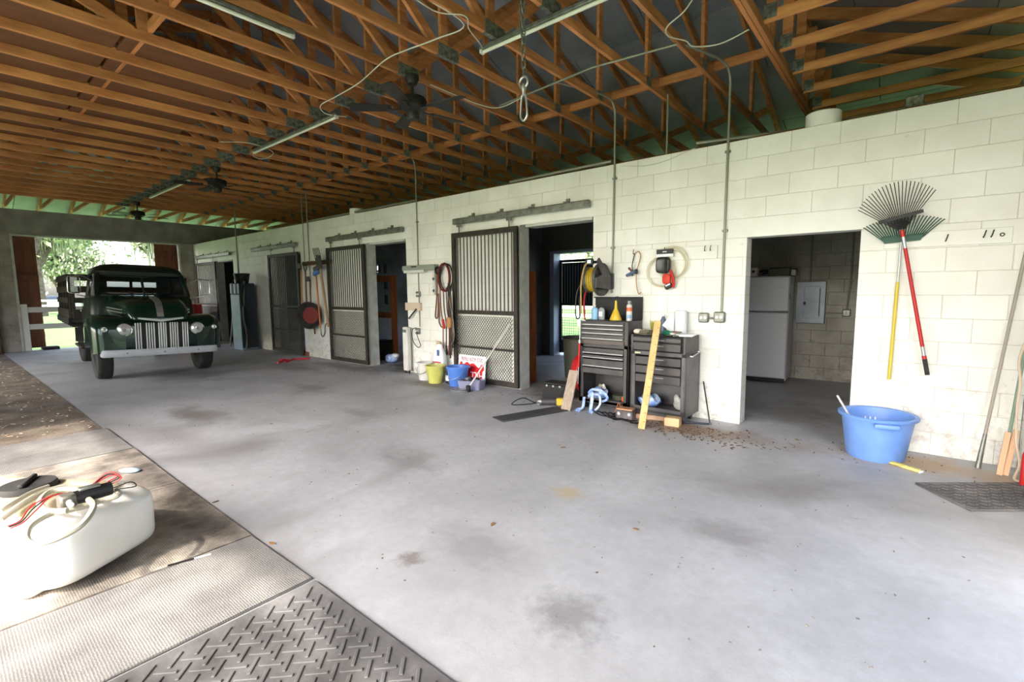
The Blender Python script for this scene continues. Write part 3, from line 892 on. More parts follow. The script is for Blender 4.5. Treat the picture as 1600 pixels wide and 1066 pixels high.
MB().box((.27,-.036,1.50), (.10,.003,.012)).obj('badge', M_SILVER, t)
for (nm, lb, ct, x, y, sx, sy, sz, m) in (('small_box', 'small white box with a dark window on the fridge', 'box', -1.36, 2.9, .12, .12, .14, M_WHITEP), ('cardboard_tray', 'shallow greenish tray on top of the fridge', 'tray', -1.0, 2.98, .30, .25, .12, mat('dull_green_card', (84,84,66), .8)),
        ('small_box', 'small grey box at the right corner on the fridge', 'box', -.84, 3.05, .12, .16, .10, M_STEEL), ('blue_case', 'flat blue case on the fridge by the doorway edge', 'case', -1.52, 2.86, .16, .12, .05, mat('navy', (44,58,96), .5))):
    t = thing(nm, lb, ct, (x, y, 1.681))
    bb = MB(); bb.box((0,0,sz/2), (sx,sy,sz), ch=.008); bb.obj('body', m, t)
    if 'window' in lb: MB().lathe([(.022,0),(.022,.004),(0,.004)],12,M=Matrix.Translation((0,-sy/2,sz*.55)) @ Matrix.Rotation(PI/2,4,'X')).obj('window', M_DARK, t)
    else: MB().box((0,0,sz+.006), (sx*.9,sy*.9,.012), ch=.003).obj('lid', M_DARK, t)
b = MB(); b.tube(smooth_pts([(.12*math.cos(a*1.3)+.03*math.sin(a*3), .07*math.sin(a*1.3), .03+.02*math.sin(a*2.1)+.006*a) for a in [i*.6 for i in range(18)]], 4), .012, 6)
tag(b.obj('coiled_cord', M_BLACKP, loc=(-1.16,3.0,1.69)), 'heap of dark cord on top of the fridge', 'cord')
M_PANEL = mat('panel_grey', (132,140,150), .38, .45, c2=(112,120,130), scale=4)
t = thing('electrical_panel', 'grey electrical breaker panel on the storeroom wall', 'panel', (-.63, YB-.012, .925))
MB().box((0,-.045,.335), (.40,.09,.67), ch=.006).obj('cabinet', M_PANEL, t)
MB().box((.02,-.094,.34), (.22,.008,.50), ch=.003).obj('door', M_PANEL, t)
MB().box((.125,-.1,.34), (.012,.012,.44)).obj('hinge', M_DARK, t)
MB().box((-.08,-.103,.32), (.03,.014,.05), ch=.003).obj('latch', M_DARK, t)
conduit('dark conduit rising from the electrical panel', [(-.66,YB-.02,1.6), (-.66,YB-.02,3.0)], .016)
conduit('dark conduit dropping to the storeroom outlet', [(-.12,YB-.02,3.0), (-.12,YB-.02,1.62), (-.15,YB-.02,1.15)], .014, straps=[(-.12,YB-.02,1.9), (-.12,YB-.02,1.6)])
conduit('short conduit between the panel and the storeroom outlet', [(-.43,YB-.02,1.09), (-.2,YB-.02,1.09)], .01)
outlet((-.15,YB-.012,1.10), 'round pale outlet on the storeroom back wall', M_STEEL, .055)

# ---------------------------------------------------------------- inside the stalls
GATEX = [-5.06, -8.92, -12.78]
for i, x0 in enumerate((-5.62, -9.48, -13.34)):
    x1 = x0+1.12
    b = MB(); b.box((x0-.055, YB+.06, 1.15), (.11,.26,2.3)); b.box((x1+.055, YB+.06, 1.15), (.11,.26,2.3)); b.box(((x0+x1)/2, YB+.06, 2.33), (1.34,.26,.06))
    struct(trim_name(), b, M_BLUEJ)
    t = thing('stall_gate', ('dark back gate with a slatted upper half, seen through the nearest stall', 'dark back gate of the second stall', 'dark back gate of the third stall')[i], 'gate', ((x0+x1)/2, YB+.17, .05), 0, 'stall back gates')
    fr = MB()
    for sx in (-1,1): fr.box((sx*.53,0,1.06), (.06,.04,2.12), ch=.004)
    for z in (.16, 1.12, 2.09): fr.box((0,0,z), (1.0,.04,.30 if z < .5 else .06), ch=.004)
    M_NAVY = mat('navy_black_metal', (24,28,40), .5)
    fr.obj('frame', M_NAVY, t)
    me = MB().box((0,.012,1.60), (.066,.014,.90)).mesh('slat', M_NAVY, 0)
    for k in range(14): link('slat', me, t, (-.46+k*.0705,0,0))
    wm = MB()
    for k in range(17): wm.cyl((-.48+k*.06,0,.3), (-.48+k*.06,0,1.1), .0035, n=4)
    for k in range(13): wm.cyl((-.5,0,.33+k*.06), (.5,0,.33+k*.06), .0035, n=4)
    wm.obj('wire_mesh', M_NAVY, t, kind='stuff', smooth=0)
M_ORW = mat('orange_stained_wood', (170,96,46), .6, c2=(140,74,34), scale=4, stretch=(5,5,.6))
def stall_frame(x, y, label, h=1.8, w=.9, ry=0):
    t = thing('wooden_rail_frame', label, 'frame', (x, y, 0), ry)
    MB().box((0,0,h/2), (.10,.10,h), ch=.006).obj('post', M_ORW, t)
    for z in (h-.07, h*.52): MB().box((-w/2-.05,0,z), (w,.05,.13), ch=.006).obj('rail', M_ORW, t)
    MB().box((-w-.05,0,h/2), (.09,.09,h), ch=.006).obj('post', M_ORW, t)
stall_frame(-4.10, .6, 'brown wooden post and rail frame just inside the nearest stall')
stall_frame(-8.25, 1.0, 'orange wooden post and rail frame inside the second stall', 1.85)
M_OLIVE = mat('olive_plastic', (78,78,66), .6)
t = thing('trash_can', 'dark olive trash can inside the nearest stall doorway', 'trash can', (-3.72, 1.42, 0))
MB().lathe([(.23,.0), (.235,.01), (.27,.66), (.285,.67), (.285,.70), (.265,.70), (.25,.6), (.21,.02), (0,.02)], 28).obj('body', M_OLIVE, t)
MB().tube([(.285*math.cos(a),.285*math.sin(a),.69) for a in [2*PI*i/28 for i in range(28)]], .012, 6, True).obj('rim', M_BLACKP, t)
p = wl_(893, 560, -.02)
t = thing('red_tub', 'shallow red plastic tub standing on edge beside the tool chest', 'tub', (p.x+.0, .13, .36), rot=(PI/2, 0, R(98)))
MB().lathe([(.0,.0), (.22,.0), (.24,.02), (.30,.12), (.315,.12), (.315,.135), (.29,.135), (.23,.03), (0,.02)], 30).obj('bowl', M_RED, t)
# low clutter inside the second stall doorway
p = fl_(596, 560); 
t = thing('storage_box', 'dark box standing inside the second stall doorway', 'box', (-8.35,.75,0), R(15))
MB().box((0,0,.2), (.3,.3,.4), ch=.01).obj('body', M_RUBBER, t); MB().box((0,0,.41), (.32,.32,.03), ch=.008).obj('lid', M_BLACKP, t)
t = thing('plastic_bag', 'blue and white bag on the floor of the second stall', 'bag', (-7.78,.55,0))
MB().squad((0,0,.09), (.16,.11,.09), .8).obj('body', M_BLUEBAG, t); MB().squad((.1,.02,.15), (.09,.07,.05), .9).obj('fold', M_PAPER, t)
t = thing('radiator', 'white oil heater at the doorway edge left of the white bucket', 'heater', (-6.43,-.10,0))
MB().box((0,0,.45), (.14,.09,.80), ch=.015).obj('body', M_WHITEP, t)
MB().box((0,-.05,.78), (.09,.01,.05)).obj('control', M_STEEL, t)
for s in (-1,1): MB().cyl((s*.05,0,.0),(s*.05,0,.06),.018).obj('foot', M_BLACKP, t)
# ================================================================ TRUCK  (local: x forward, y to its left, z up; origin under the front axle)
truck = thing('truck', 'dark green vintage stake bed pickup truck parked facing the camera', 'truck', (-10.32, -2.95, 0), R(-4))
bodyrot = (R(-1.6), 0, 0)
def tp(name, mb, m, parent=None, smooth=40, label=None, **k):
    # body panels lean a little on their springs; wheels do not
    return mb.obj(name, m, parent or truck, rot=(0,0,0) if parent else bodyrot, smooth=smooth, label=label, **k)
def rrect(y0, y1, z0, z1, r, n=5):
    pts = []
    for (cy, cz, a0) in ((y1-r, z1-r, 0), (y0+r, z1-r, PI/2), (y0+r, z0+r, PI), (y1-r, z0+r, 1.5*PI)):
        for i in range(n+1):
            a = a0+PI/2*i/n
            pts.append((cy+r*math.cos(a), cz+r*math.sin(a)))
    return pts
# front clip: full-width front panel holding grille and lamps
rs = []
for (x, w, z0, z1, r) in ((.30,.80,.50,1.10,.10),(.46,.82,.48,1.09,.12),(.56,.81,.48,1.06,.14),(.62,.79,.49,1.02,.16),(.655,.74,.50,.98,.17),(.668,.66,.52,.93,.16)):
    rs.append([(x, y, z) for y, z in rrect(-w, w, z0, z1, r)])
tp('front_panel', MB().loft(rs), M_GREEN)
# front fenders arching over the wheels
for sg in (-1, 1):
    rs = []
    for (x, yo, zt, r) in ((.70,.80,.86,.12),(.685,.88,.97,.16),(.63,.93,1.04,.18),(.50,.965,1.09,.20),(.30,.975,1.12,.22),(.05,.975,1.12,.22),(-.2,.97,1.08,.22),(-.45,.96,.99,.2),(-.7,.94,.84,.16),(-.95,.92,.66,.10),(-1.15,.90,.54,.04)):
        yi = .52
        zlo = .48
        d = abs(x)
        if x < .58: zlo = max(.46, .42+math.sqrt(max(0, .50**2-d*d))) if d < .5 else (.46 if x > 0 else max(.44, zt-.32))
        zlo = min(zlo, zt-.06)
        r = min(r, (zt-zlo)/2.05, .2)
        n = 6; ring = []
        for i in range(n+1):
            a = PI/2*i/n
            ring.append((x, sg*(yo-r+r*math.cos(a)), zt-r+r*math.sin(a)))
        ring.append((x, sg*yi, zt-.01)); ring.append((x, sg*yi, zlo)); ring.append((x, sg*(yo-.01), zlo))
        rs.append(ring)
    tp('fender', MB().loft(rs), M_GREEN)
# hood
rs = []
for (x, w, z0, z1, r) in ((.60,.36,.98,1.06,.03),(.585,.40,.96,1.12,.07),(.54,.43,.94,1.22,.13),(.45,.45,.92,1.32,.18),(.25,.49,.92,1.385,.20),(-.2,.57,.92,1.43,.22),(-.72,.66,.92,1.47,.24)):
    rs.append([(x, y, z) for y, z in rrect(-w, w, z0, z1, r, 6)])
tp('hood', MB().loft(rs), M_GREEN)
b = MB()
cs = [(.597,1.08),(.575,1.155),(.52,1.255),(.44,1.34),(.25,1.395),(.0,1.42)]
for (x0,z0),(x1,z1) in zip(cs[:-1], cs[1:]): b.beam((x0,0,z0),(x1,0,z1),.10,.02,upv=(1,0,1))
tp('hood_strip', b, M_SILVER, label='bright central hood strip')
b = MB(); b.prism([(-.33,1.075),(0,1.035),(.33,1.075),(.33,1.045),(0,.995),(-.33,1.045)], .60, .665, 'yz')
tp('hood_trim', b, M_SILVER, label='bright V shaped trim above the grille')
for sg in (-1,1):
    b = MB()
    for k in range(2): b.beam((.30,sg*.50,1.20-.05*k),(-.42,sg*.615,1.235-.05*k),.02,.016)
    tp('hood_side_trim', b, M_SILVER)
# grille: upright bright bars
b = MB(); b.box((.655,0,.755),(.05,.80,.46),ch=.02); gr = tp('grille_opening', b, M_DARK)
gm = MB().box((.688,0,.755),(.03,.019,.46),ch=.006).mesh('grille_bar', M_GRILLE)
xs_ = [-.38,-.345,-.31,-.225,-.19,-.155,-.12,-.05,.05,.12,.155,.19,.225,.31,.345,.38]
for y in xs_: link('grille_bar', gm, gr, (0,y,0))
gw = MB().box((.69,0,.755),(.034,.045,.47),ch=.01).mesh('grille_bar', M_CHROME)
for y in (-.018,.018): link('grille_bar', MB().box((.692,0,.755),(.032,.022,.47),ch=.006).mesh('grille_bar', M_GRILLE), gr, (0,y,0))
# lamps
def disc(name, y, z, r, m, x=.675, rim=None):
    M_ = Matrix.Translation((x, y, z)) @ Matrix.Rotation(PI/2, 4, 'Y')
    p = MB().lathe([(r*1.22,-.05),(r*1.22,.012),(r*1.14,.024),(r,.02)], 28, M=M_)
    o = tp(name, p, rim or M_CHROME)
    l = MB().lathe([(r*1.02,.0),(r*.98,.02),(r*.7,.034),(r*.3,.042),(0,.044)], 28, M=M_).obj('lens', m, o)
    MB().lathe([(r*.28,.036),(r*.28,.05),(0,.05)], 16, M=M_).obj('bulb_shield', M_STEEL, l)
for sg in (-1,1):
    disc('headlamp', sg*.535, .865, .096, M_LENS)
    disc('parking_lamp', sg*.80, .885, .036, M_LENS, x=.70)
# bumper
pts = [(-.86,.66),(-.78,.715),(-.5,.75),(0,.765),(.5,.75),(.78,.715),(.86,.66)]
sp_ = smooth_pts([(x,y,.475) for y,x in pts],4)
rs = []
for p in sp_:
    h, d = .062, .022
    e = min(1, (0.885-abs(p.y))/.05)**.5
    rs.append([(p.x+d*math.cos(a), p.y, .475+h*max(.3,e)*math.sin(a)) for a in [2*PI*i/12 for i in range(12)]])
bu = tp('bumper', MB().loft(rs), mat('bumper_white_paint', (196,200,206), .35, c2=(180,184,190), scale=4))
for y in (-.52,0,.52): MB().lathe([(.014,0),(.014,.01),(0,.014)],10,M=Matrix.Translation((.79 if y == 0 else .77,y,.475)) @ Matrix.Rotation(PI/2,4,'Y')).obj('bolt', M_STEEL, bu)
b = MB(); b.box((.30,0,.43),(.6,1.3,.06)); b.cyl((.1,-.7,.40),(.1,.7,.40),.035); b.box((.68,.42,.45),(.16,.05,.07)); b.box((.68,-.42,.45),(.16,.05,.07))
for sg in (-1,1): b.box((-1.9,sg*.40,.62),(4.6,.07,.14))
b.cyl((-3.2,-.75,.42),(-3.2,.75,.42),.06); b.lathe([(.0,-.16),(.14,-.1),(.16,0),(.14,.1),(0,.16)],16,M=Matrix.Translation((-3.2,0,.42)))
tp('chassis', b, M_RUBBER)
# cab
def ring(x0, x1, w, z, r, n=5): return [(x, y, z) for x, y in [(a, c) for a, c in rrect(x0, x1, -w, w, r, n)]]
rs = [ring(-2.02,-.66,.78,.55,.10), ring(-2.04,-.66,.82,.75,.12), ring(-2.05,-.66,.83,1.05,.14), ring(-2.04,-.68,.81,1.36,.14), ring(-2.02,-.72,.78,1.44,.14)]
tp('cab_body', MB().loft(rs), M_GREENM)
rs = [ring(-1.99,-1.00,.70,1.84,.16), ring(-2.0,-.93,.72,1.87,.18), ring(-2.0,-.92,.72,1.92,.2), ring(-1.98,-.97,.68,1.99,.2), ring(-1.92,-1.06,.58,2.045,.2), ring(-1.8,-1.2,.42,2.075,.18)]
tp('cab_roof', MB().loft(rs), M_GREENM)
for sg in (-1,1):
    b = MB(); b.beam((-.74,sg*.735,1.42),(-.965,sg*.665,1.88),.09,.08,upv=(0,1,0),ch=.02); tp('windshield_pillar', b, M_GREENM)
    b = MB(); b.beam((-1.93,sg*.72,1.42),(-1.92,sg*.66,1.88),.16,.10,upv=(0,1,0),ch=.02); tp('rear_pillar', b, M_GREENM)
    b = MB(); b.beam((-1.12,sg*.76,1.43),(-1.10,sg*.70,1.86),.03,.03,upv=(0,1,0)); tp('vent_window_post', b, M_CHROME)
    b = MB(); b.add([(-.80,sg*.758,1.44),(-1.86,sg*.752,1.44),(-1.86,sg*.69,1.86),(-1.0,sg*.69,1.86),(-.80,sg*.752,1.44),(-1.86,sg*.746,1.44),(-1.86,sg*.684,1.86),(-1.0,sg*.684,1.86)],[(0,1,2,3),(7,6,5,4),(0,4,5,1),(1,5,6,2),(2,6,7,3),(3,7,4,0)]); tp('side_window', b, M_GLASS, smooth=0)
    b = MB(); b.tube([(-.7,sg*.835,.62),(-.7,sg*.845,1.38),(-1.72,sg*.845,1.38),(-1.72,sg*.84,.62)],.006,6,True); tp('door_seam', b, M_DARK)
    b = MB(); b.cyl((-1.6,sg*.84,1.15),(-1.6,sg*.88,1.15),.012); b.beam((-1.6,sg*.885,1.15),(-1.47,sg*.885,1.15),.018,.024,ch=.005); tp('door_handle', b, M_CHROME)
    b = MB(); b.box((-1.45,sg*.86,.47),(1.1,.22,.05),ch=.012); tp('running_board', b, M_RUBBER)
b = MB()   # back panel of the cab round the rear window
for (y0,y1,z0,z1) in ((-.72,.72,1.42,1.50),(-.72,.72,1.76,1.86),(-.72,-.42,1.50,1.76),(.42,.72,1.50,1.76)): b.box((-1.97,(y0+y1)/2,(z0+z1)/2),(.05,y1-y0,z1-z0))
tp('cab_back', b, M_GREENM, smooth=0)
# windshield in two panes
def pane(ya, yb):
    x0, x1 = -.735, -.955
    z0, z1 = 1.465, 1.85
    b = MB(); q = [(x0,ya,z0),(x0,yb,z0),(x1,yb,z1),(x1,ya,z1)]
    q2 = [(x-.006,y,z) for x,y,z in q]
    b.add(q+q2,[(0,1,2,3),(7,6,5,4),(0,4,5,1),(1,5,6,2),(2,6,7,3),(3,7,4,0)])
    return b
tp('windshield_pane', pane(-.66,-.012), M_GLASS, smooth=0); tp('windshield_pane', pane(.012,.66), M_GLASS, smooth=0)
b = MB(); b.beam((-.725,0,1.44),(-.955,0,1.88),.03,.03,ch=.006); tp('windshield_bar', b, M_GREENM)
b = MB(); b.beam((-.705,-.66,1.455),(-.705,.66,1.455),.05,.04,ch=.01); b.beam((-.945,-.66,1.865),(-.945,.66,1.865),.05,.05,ch=.01); tp('windshield_frame', b, M_GREENM)
b = MB(); b.cyl((-.70,.04,1.47),(-.70,.04,1.50),.012); b.beam((-.715,.03,1.50),(-.80,-.02,1.66),.010,.012); b.beam((-.80,-.02,1.60),(-.86,-.03,1.76),.008,.014); b.beam((-.70,.28,1.50),(-.76,.62,1.56),.010,.012)
tp('wiper', b, M_BLACKP)
# seat and steering wheel seen through the glass
b = MB(); b.box((-1.78,0,1.22),(.16,1.3,.46),r=(0,R(-10),0),ch=.05); b.box((-1.5,0,1.0),(.5,1.3,.16),ch=.05); tp('bench_seat', b, M_BROWN)
b = MB(); b.tube([(-1.10+.07*math.cos(a),.38+.2*math.sin(a),1.44+.17*math.cos(a)) for a in [2*PI*i/20 for i in range(20)]],.013,6,True); b.cyl((-1.1,.38,1.44),(-.85,.38,1.15),.016); b.beam((-1.1,.19,1.44),(-1.1,.57,1.44),.02,.02); tp('steering_wheel', b, M_BLACKP)
# mirrors on tube arms
for sg in (-1,1):
    b = MB(); y = sg*1.03
    b.tube(smooth_pts([(-.74,sg*.78,1.72),(-.70,sg*.9,1.80),(-.68,y-sg*.03,1.81),(-.68,y-sg*.03,1.80)],4),.008,6)
    b.tube(smooth_pts([(-.72,sg*.83,1.42),(-.68,y-sg*.03,1.46)],4),.008,6)
    arm = tp('mirror_arm', b, M_SILVER)
    b = MB(); b.tube([(-.675,y+yy,zz_) for yy,zz_ in ((-.07,1.49),(-.085,1.52),(-.085,1.76),(-.07,1.79),(.07,1.79),(.085,1.76),(.085,1.52),(.07,1.49))],.009,6,True)
    b.obj('mirror_frame', M_CHROME, arm)
    b = MB()
    for k in range(12): b.box((-.665,y,1.52+k*.022),(.012,.10,.012),ch=.003)
    b.obj('mirror_back', M_CHROME, arm)
b = MB(); b.tube([(-1.0,.80,1.80),(-.7,1.02,1.80),(-.55,1.22,1.81)],.006,6); b.tube([(-.55,1.22,1.79),(-.55,1.22,1.30)],.005,6); tp('antenna_bracket', b, M_STEEL)
# stake bed
M_BED = mat('black_stained_timber', (40,36,34), .7, c2=(58,52,46), scale=5, stretch=(.6,5,5))
b = MB(); b.box((-3.45,0,.93),(2.8,2.04,.06),ch=.005); tp('bed_floor', b, M_BED)
b = MB()
for k in range(6): b.box((-2.2-.48*k,0,.85),(.08,1.96,.10))
for sg in (-1,1): b.box((-3.45,sg*1.03,.92),(2.84,.03,.12),ch=.004)
tp('bed_frame', b, M_RUBBER)
def rack(p0, p1, nst):
    p0 = Vector(p0); p1 = Vector(p1)
    for k in range(nst):
        q = p0.lerp(p1, (k+.02)/(nst-1) if k == 0 else (k-.02)/(nst-1) if k == nst-1 else k/(nst-1))
        b = MB(); b.box((q.x,q.y,1.40),(.05,.05,.94),ch=.004); tp('stake', b, M_BED)
    for z, h in ((1.06,.20),(1.345,.11),(1.57,.13),(1.81,.13)):
        b = MB(); off = (p1-p0).normalized().cross(Vector((0,0,1)))*.036
        b.beam(p0+off+Vector((0,0,z)), p1+off+Vector((0,0,z)), .022, h, ch=.003); tp('slat', b, M_BED)
rack((-4.82,-.98,0), (-2.12,-.98,0), 5)
rack((-2.12,.98,0), (-4.82,.98,0), 5)
rack((-2.12,-.95,0), (-2.12,.95,0), 5)
# rear window opening bars already frame the view; mud flaps and wheels
def wheel(x, y, w, r=.41, steer=0):
    t = thing_part = bpy.data.objects.new('wheel', None)
    COL.objects.link(t); t.parent = truck; t.location = (x, y, r); t.rotation_euler = (PI/2, 0, steer)
    h = w/2
    prof = [(r*.56,-h*.8),(r*.80,-h),(r*.94,-h*.92),(r*.99,-h*.72),(r,-h*.3),(r,h*.3),(r*.99,h*.72),(r*.94,h*.92),(r*.80,h),(r*.56,h*.8)]
    tr = MB().lathe(prof, 40)
    for k in (-.45,-.15,.15,.45): tr.lathe([(r*.985,h*(k-.10)),(r*1.008,h*(k-.08)),(r*1.008,h*(k+.08)),(r*.985,h*(k+.10))],40)
    tr.obj('tire', M_RUBBER, t)
    MB().lathe([(r*.56,-h*.8),(r*.5,-h*.6),(r*.34,-h*.2),(0,-h*.2)],28).obj('rim', M_GREENM, t)
    MB().lathe([(r*.56,h*.8),(r*.5,h*.6),(r*.34,h*.2),(0,h*.2)],28).obj('rim', M_GREENM, t)
    for s in (-1,1): MB().lathe([(r*.2,s*h*.2),(r*.18,s*h*.7),(0,s*h*.75)],18).obj('hub', M_CHROME if s else M_STEEL, t)
wheel(0,-.76,.235); wheel(0,.76,.235)
wheel(-3.2,-.68,.23); wheel(-3.2,.68,.23)
b = MB(); b.box((-2.62,-.74,.62),(.02,.34,.30)); tp('mud_flap', b, M_RUBBER)

# ================================================================ OUTSIDE THE FAR OPENING
M_FENCE = mat('white_fence_paint', (226,226,222), .6)
t = thing('entrance_gate', 'white two rail gate across the far opening', 'gate', (XF-.05,0,0))
for (y, h) in ((-4.0,1.24),(-.47,1.24)): MB().box((0,y,h/2),(.12,.14,h),ch=.008).obj('post', M_FENCE, t)
for z in (1.09,.64): MB().box((0,-2.23,z),(.045,3.4,.14),ch=.006).obj('rail', M_FENCE, t)
M_BARN = mat('red_brown_boards', (128,80,56), .75, c2=(98,60,42), scale=4, stretch=(4,4,.5), bump=.15, vary=.12)
def barn_door(y0, y1, label):
    t = thing('barn_door', label, 'door', (XF-.30,(y0+y1)/2,.06))
    n = max(2, int((y1-y0)/.15)); w = (y1-y0)/n
    me = MB().box((0,0,1.5),(.03,w-.002,3.0),ch=.003).mesh('board', M_BARN, 0)
    for k in range(n): link('board', me, t, (0,y0-(y0+y1)/2+w*(k+.5),0))
    for z in (.35,1.0,1.9,2.85): MB().box((.035,0,z),(.035,y1-y0,.14),ch=.004).obj('batten', M_BARN, t, smooth=0)
barn_door(-4.35,-3.62, 'red brown wooden barn door slid back at the left of the far opening')
barn_door(-.98,-.1, 'red brown wooden barn door slid back at the right of the far opening')
b = MB(); b.box((0,0,.04),(.35,.34,.08),ch=.01)
tag(b.obj('rubber_block', M_RUBBER, loc=(XF-.20,-3.55,.0)), 'black rubber block on the sill of the far opening', 'block')
def rail_fence(x, y0, y1, label, h=1.25, gap=2.4):
    t = thing('rail_fence', label, 'fence', (x,(y0+y1)/2,-.06))
    n = int((y1-y0)/gap); me = MB().box((0,0,h/2),(.12,.12,h),ch=.008).mesh('post', M_FENCE)
    for k in range(n+1): link('post', me, t, (0,-(y1-y0)/2+k*gap,0))
    for z in (.45,.80,1.14): MB().box((.07,0,z),(.035,y1-y0,.13)).obj('rail', M_FENCE, t, smooth=0)
rail_fence(-44,-16,24,'long white rail fence across the lawn beyond the far opening')
t = thing('rail_fence', 'white rail fence seen through the back gate of the nearest stall', 'fence', (-9,12,-.06))
me = MB().box((0,0,.62),(.12,.12,1.24),ch=.008).mesh('post', M_FENCE)
for k in range(10): link('post', me, t, (-10+k*2.2,0,0))
for z in (.45,.80,1.14): MB().box((0,-.07,z),(21,.035,.13)).obj('rail', M_FENCE, t, smooth=0)
# a parked white car far behind the fence
t = thing('parked_car', 'small white car parked far behind the fence, left of the truck', 'car', (-52,0.2,-.06), R(80))
M_CARW = mat('car_white', (226,230,236), .3)
rs = []
for (x,w,z0,z1) in ((-2.1,.70,.45,.75),(-1.9,.82,.3,.9),(-.8,.86,.28,.95),(.8,.86,.28,.95),(1.9,.82,.3,.92),(2.1,.7,.45,.75)): rs.append([(x,y,z) for y,z in rrect(-w,w,z0,z1,.08,3)])
MB().loft(rs).obj('body', M_CARW, t)
rs = []
for (z,x0,x1,w) in ((.93,-1.0,1.55,.78),(1.2,-.55,1.3,.70),(1.40,-.3,1.0,.62),(1.43,-.2,.9,.55)): rs.append(ring(x0,x1,w,z,.12,3))
MB().loft(rs).obj('cabin', mat('car_glass', (60,70,84), .15), t)
for x in (-1.3,1.3):
    for s in (-1,1): MB().cyl((x,s*.70,.31),(x,s*.88,.31),.31,n=20).obj('wheel', M_RUBBER, t)
# trees
M_BARK = mat('grey_bark', (112,100,88), .9, c2=(78,68,58), scale=6, bump=.5, bscale=12)
def leaf_mat(n, c, c2): 
    return mat(n, c, .7, c2=c2, scale=.6, spec=.3)
def tree(name, label, loc, h, r, n, lm, moss=0, lean=0, seed=1, trunk_r=.35, bare=False):
    q = random.Random(seed)
    t = thing(name, label, 'tree', loc)
    wood = MB(); tips = []
    def branch(p, d, L, rad, lev):
        pts = [p]; dd = d.copy()
        for i in range(5):
            dd = (dd + Vector((q.uniform(-.22,.22), q.uniform(-.22,.22), q.uniform(-.06,.18)))).normalized()
            pts.append(pts[-1]+dd*L/5)
        wood.tube(pts, rad, 7 if lev < 2 else 5, r1=rad*.45)
        if lev >= 2: tips.extend(pts[2:])
        if lev < 3:
            for k in range(4 if lev else 5):
                a = q.uniform(0, 2*PI); e = q.uniform(.1,.7) if lev else q.uniform(.15,.9)
                nd = Vector((math.cos(a)*math.cos(e), math.sin(a)*math.cos(e), math.sin(e)))
                s = pts[q.randint(2,5)] if lev else pts[q.randint(3,5)]
                branch(s, (nd+dd*.5).normalized(), L*q.uniform(.5,.75), rad*.5, lev+1)
    branch(Vector((0,0,-.1)), Vector((0,lean,1)).normalized(), h*.42, trunk_r, 0)
    wood.obj('trunk', M_BARK, t)
    if not n: return t
    lv = MB(); vs = []; fs = []
    for k in range(n):
        c = q.choice(tips)+Vector((q.gauss(0,r), q.gauss(0,r), q.gauss(0,r*.7)))
        s = q.uniform(.10,.26)
        a = Vector((q.gauss(0,1),q.gauss(0,1),q.gauss(0,1))).normalized()*s; d = a.orthogonal().normalized()*s*.55
        b0 = len(vs); vs += [c-a-d*.2, c+d, c+a, c-d]; fs.append((b0,b0+1,b0+2,b0+3))
    lv.add(vs, fs); lv.obj('foliage', lm, t, kind='stuff', smooth=0)
    if moss:
        vs = []; fs = []
        for k in range(moss):
            c = q.choice(tips)+Vector((q.gauss(0,r*.5), q.gauss(0,r*.5), 0)); L = q.uniform(.6,2.4); w = q.uniform(.05,.14)
            a = q.uniform(0,PI); dx, dy = math.cos(a)*w, math.sin(a)*w
            for j in range(3):
                z0, z1 = c.z-L*j/3, c.z-L*(j+1)/3; w0 = 1-.3*j; w1 = 1-.3*(j+1); b0 = len(vs)
                vs += [(c.x-dx*w0,c.y-dy*w0,z0),(c.x+dx*w0,c.y+dy*w0,z0),(c.x+dx*w1,c.y+dy*w1,z1),(c.x-dx*w1,c.y-dy*w1,z1)]; fs.append((b0,b0+1,b0+2,b0+3))
        MB().add(vs, fs).obj('hanging_moss', mat('grey_moss', (168,172,150), .9), t, kind='stuff', smooth=0)
    return t
L1 = leaf_mat('oak_leaves', (164,172,136), (120,130,98)); L2 = leaf_mat('light_leaves', (184,190,156), (142,150,118))
tree('oak_tree', 'tall oak draped with grey moss at the left of the far opening', (-34,-2.6,-.06), 13, .8, 11000, L1, 900, seed=3, trunk_r=.45)
tree('oak_tree', 'second mossy oak further back, left of the truck roof', (-47,-.6,-.06), 14, .9, 11000, L2, 700, seed=11, trunk_r=.5)
tree('bare_oak', 'thinly leaved oak with spreading bare branches above the truck cab', (-40,6.4,-.06), 11, .5, 1600, L2, 60, lean=-.5, seed=5, trunk_r=.34)
tree('oak_tree', 'distant pale oak behind the right side of the far opening', (-62,14,-.06), 11, .9, 6000, L2, 200, seed=8)
tree('oak_tree', 'distant oak behind the white car', (-70,4,-.06), 12, 1.0, 7000, L1, 200, seed=9)
tree('oak_tree', 'tree beyond the back gate of the nearest stall', (-17,30,-.06), 9, .9, 6000, L2, 0, seed=13)
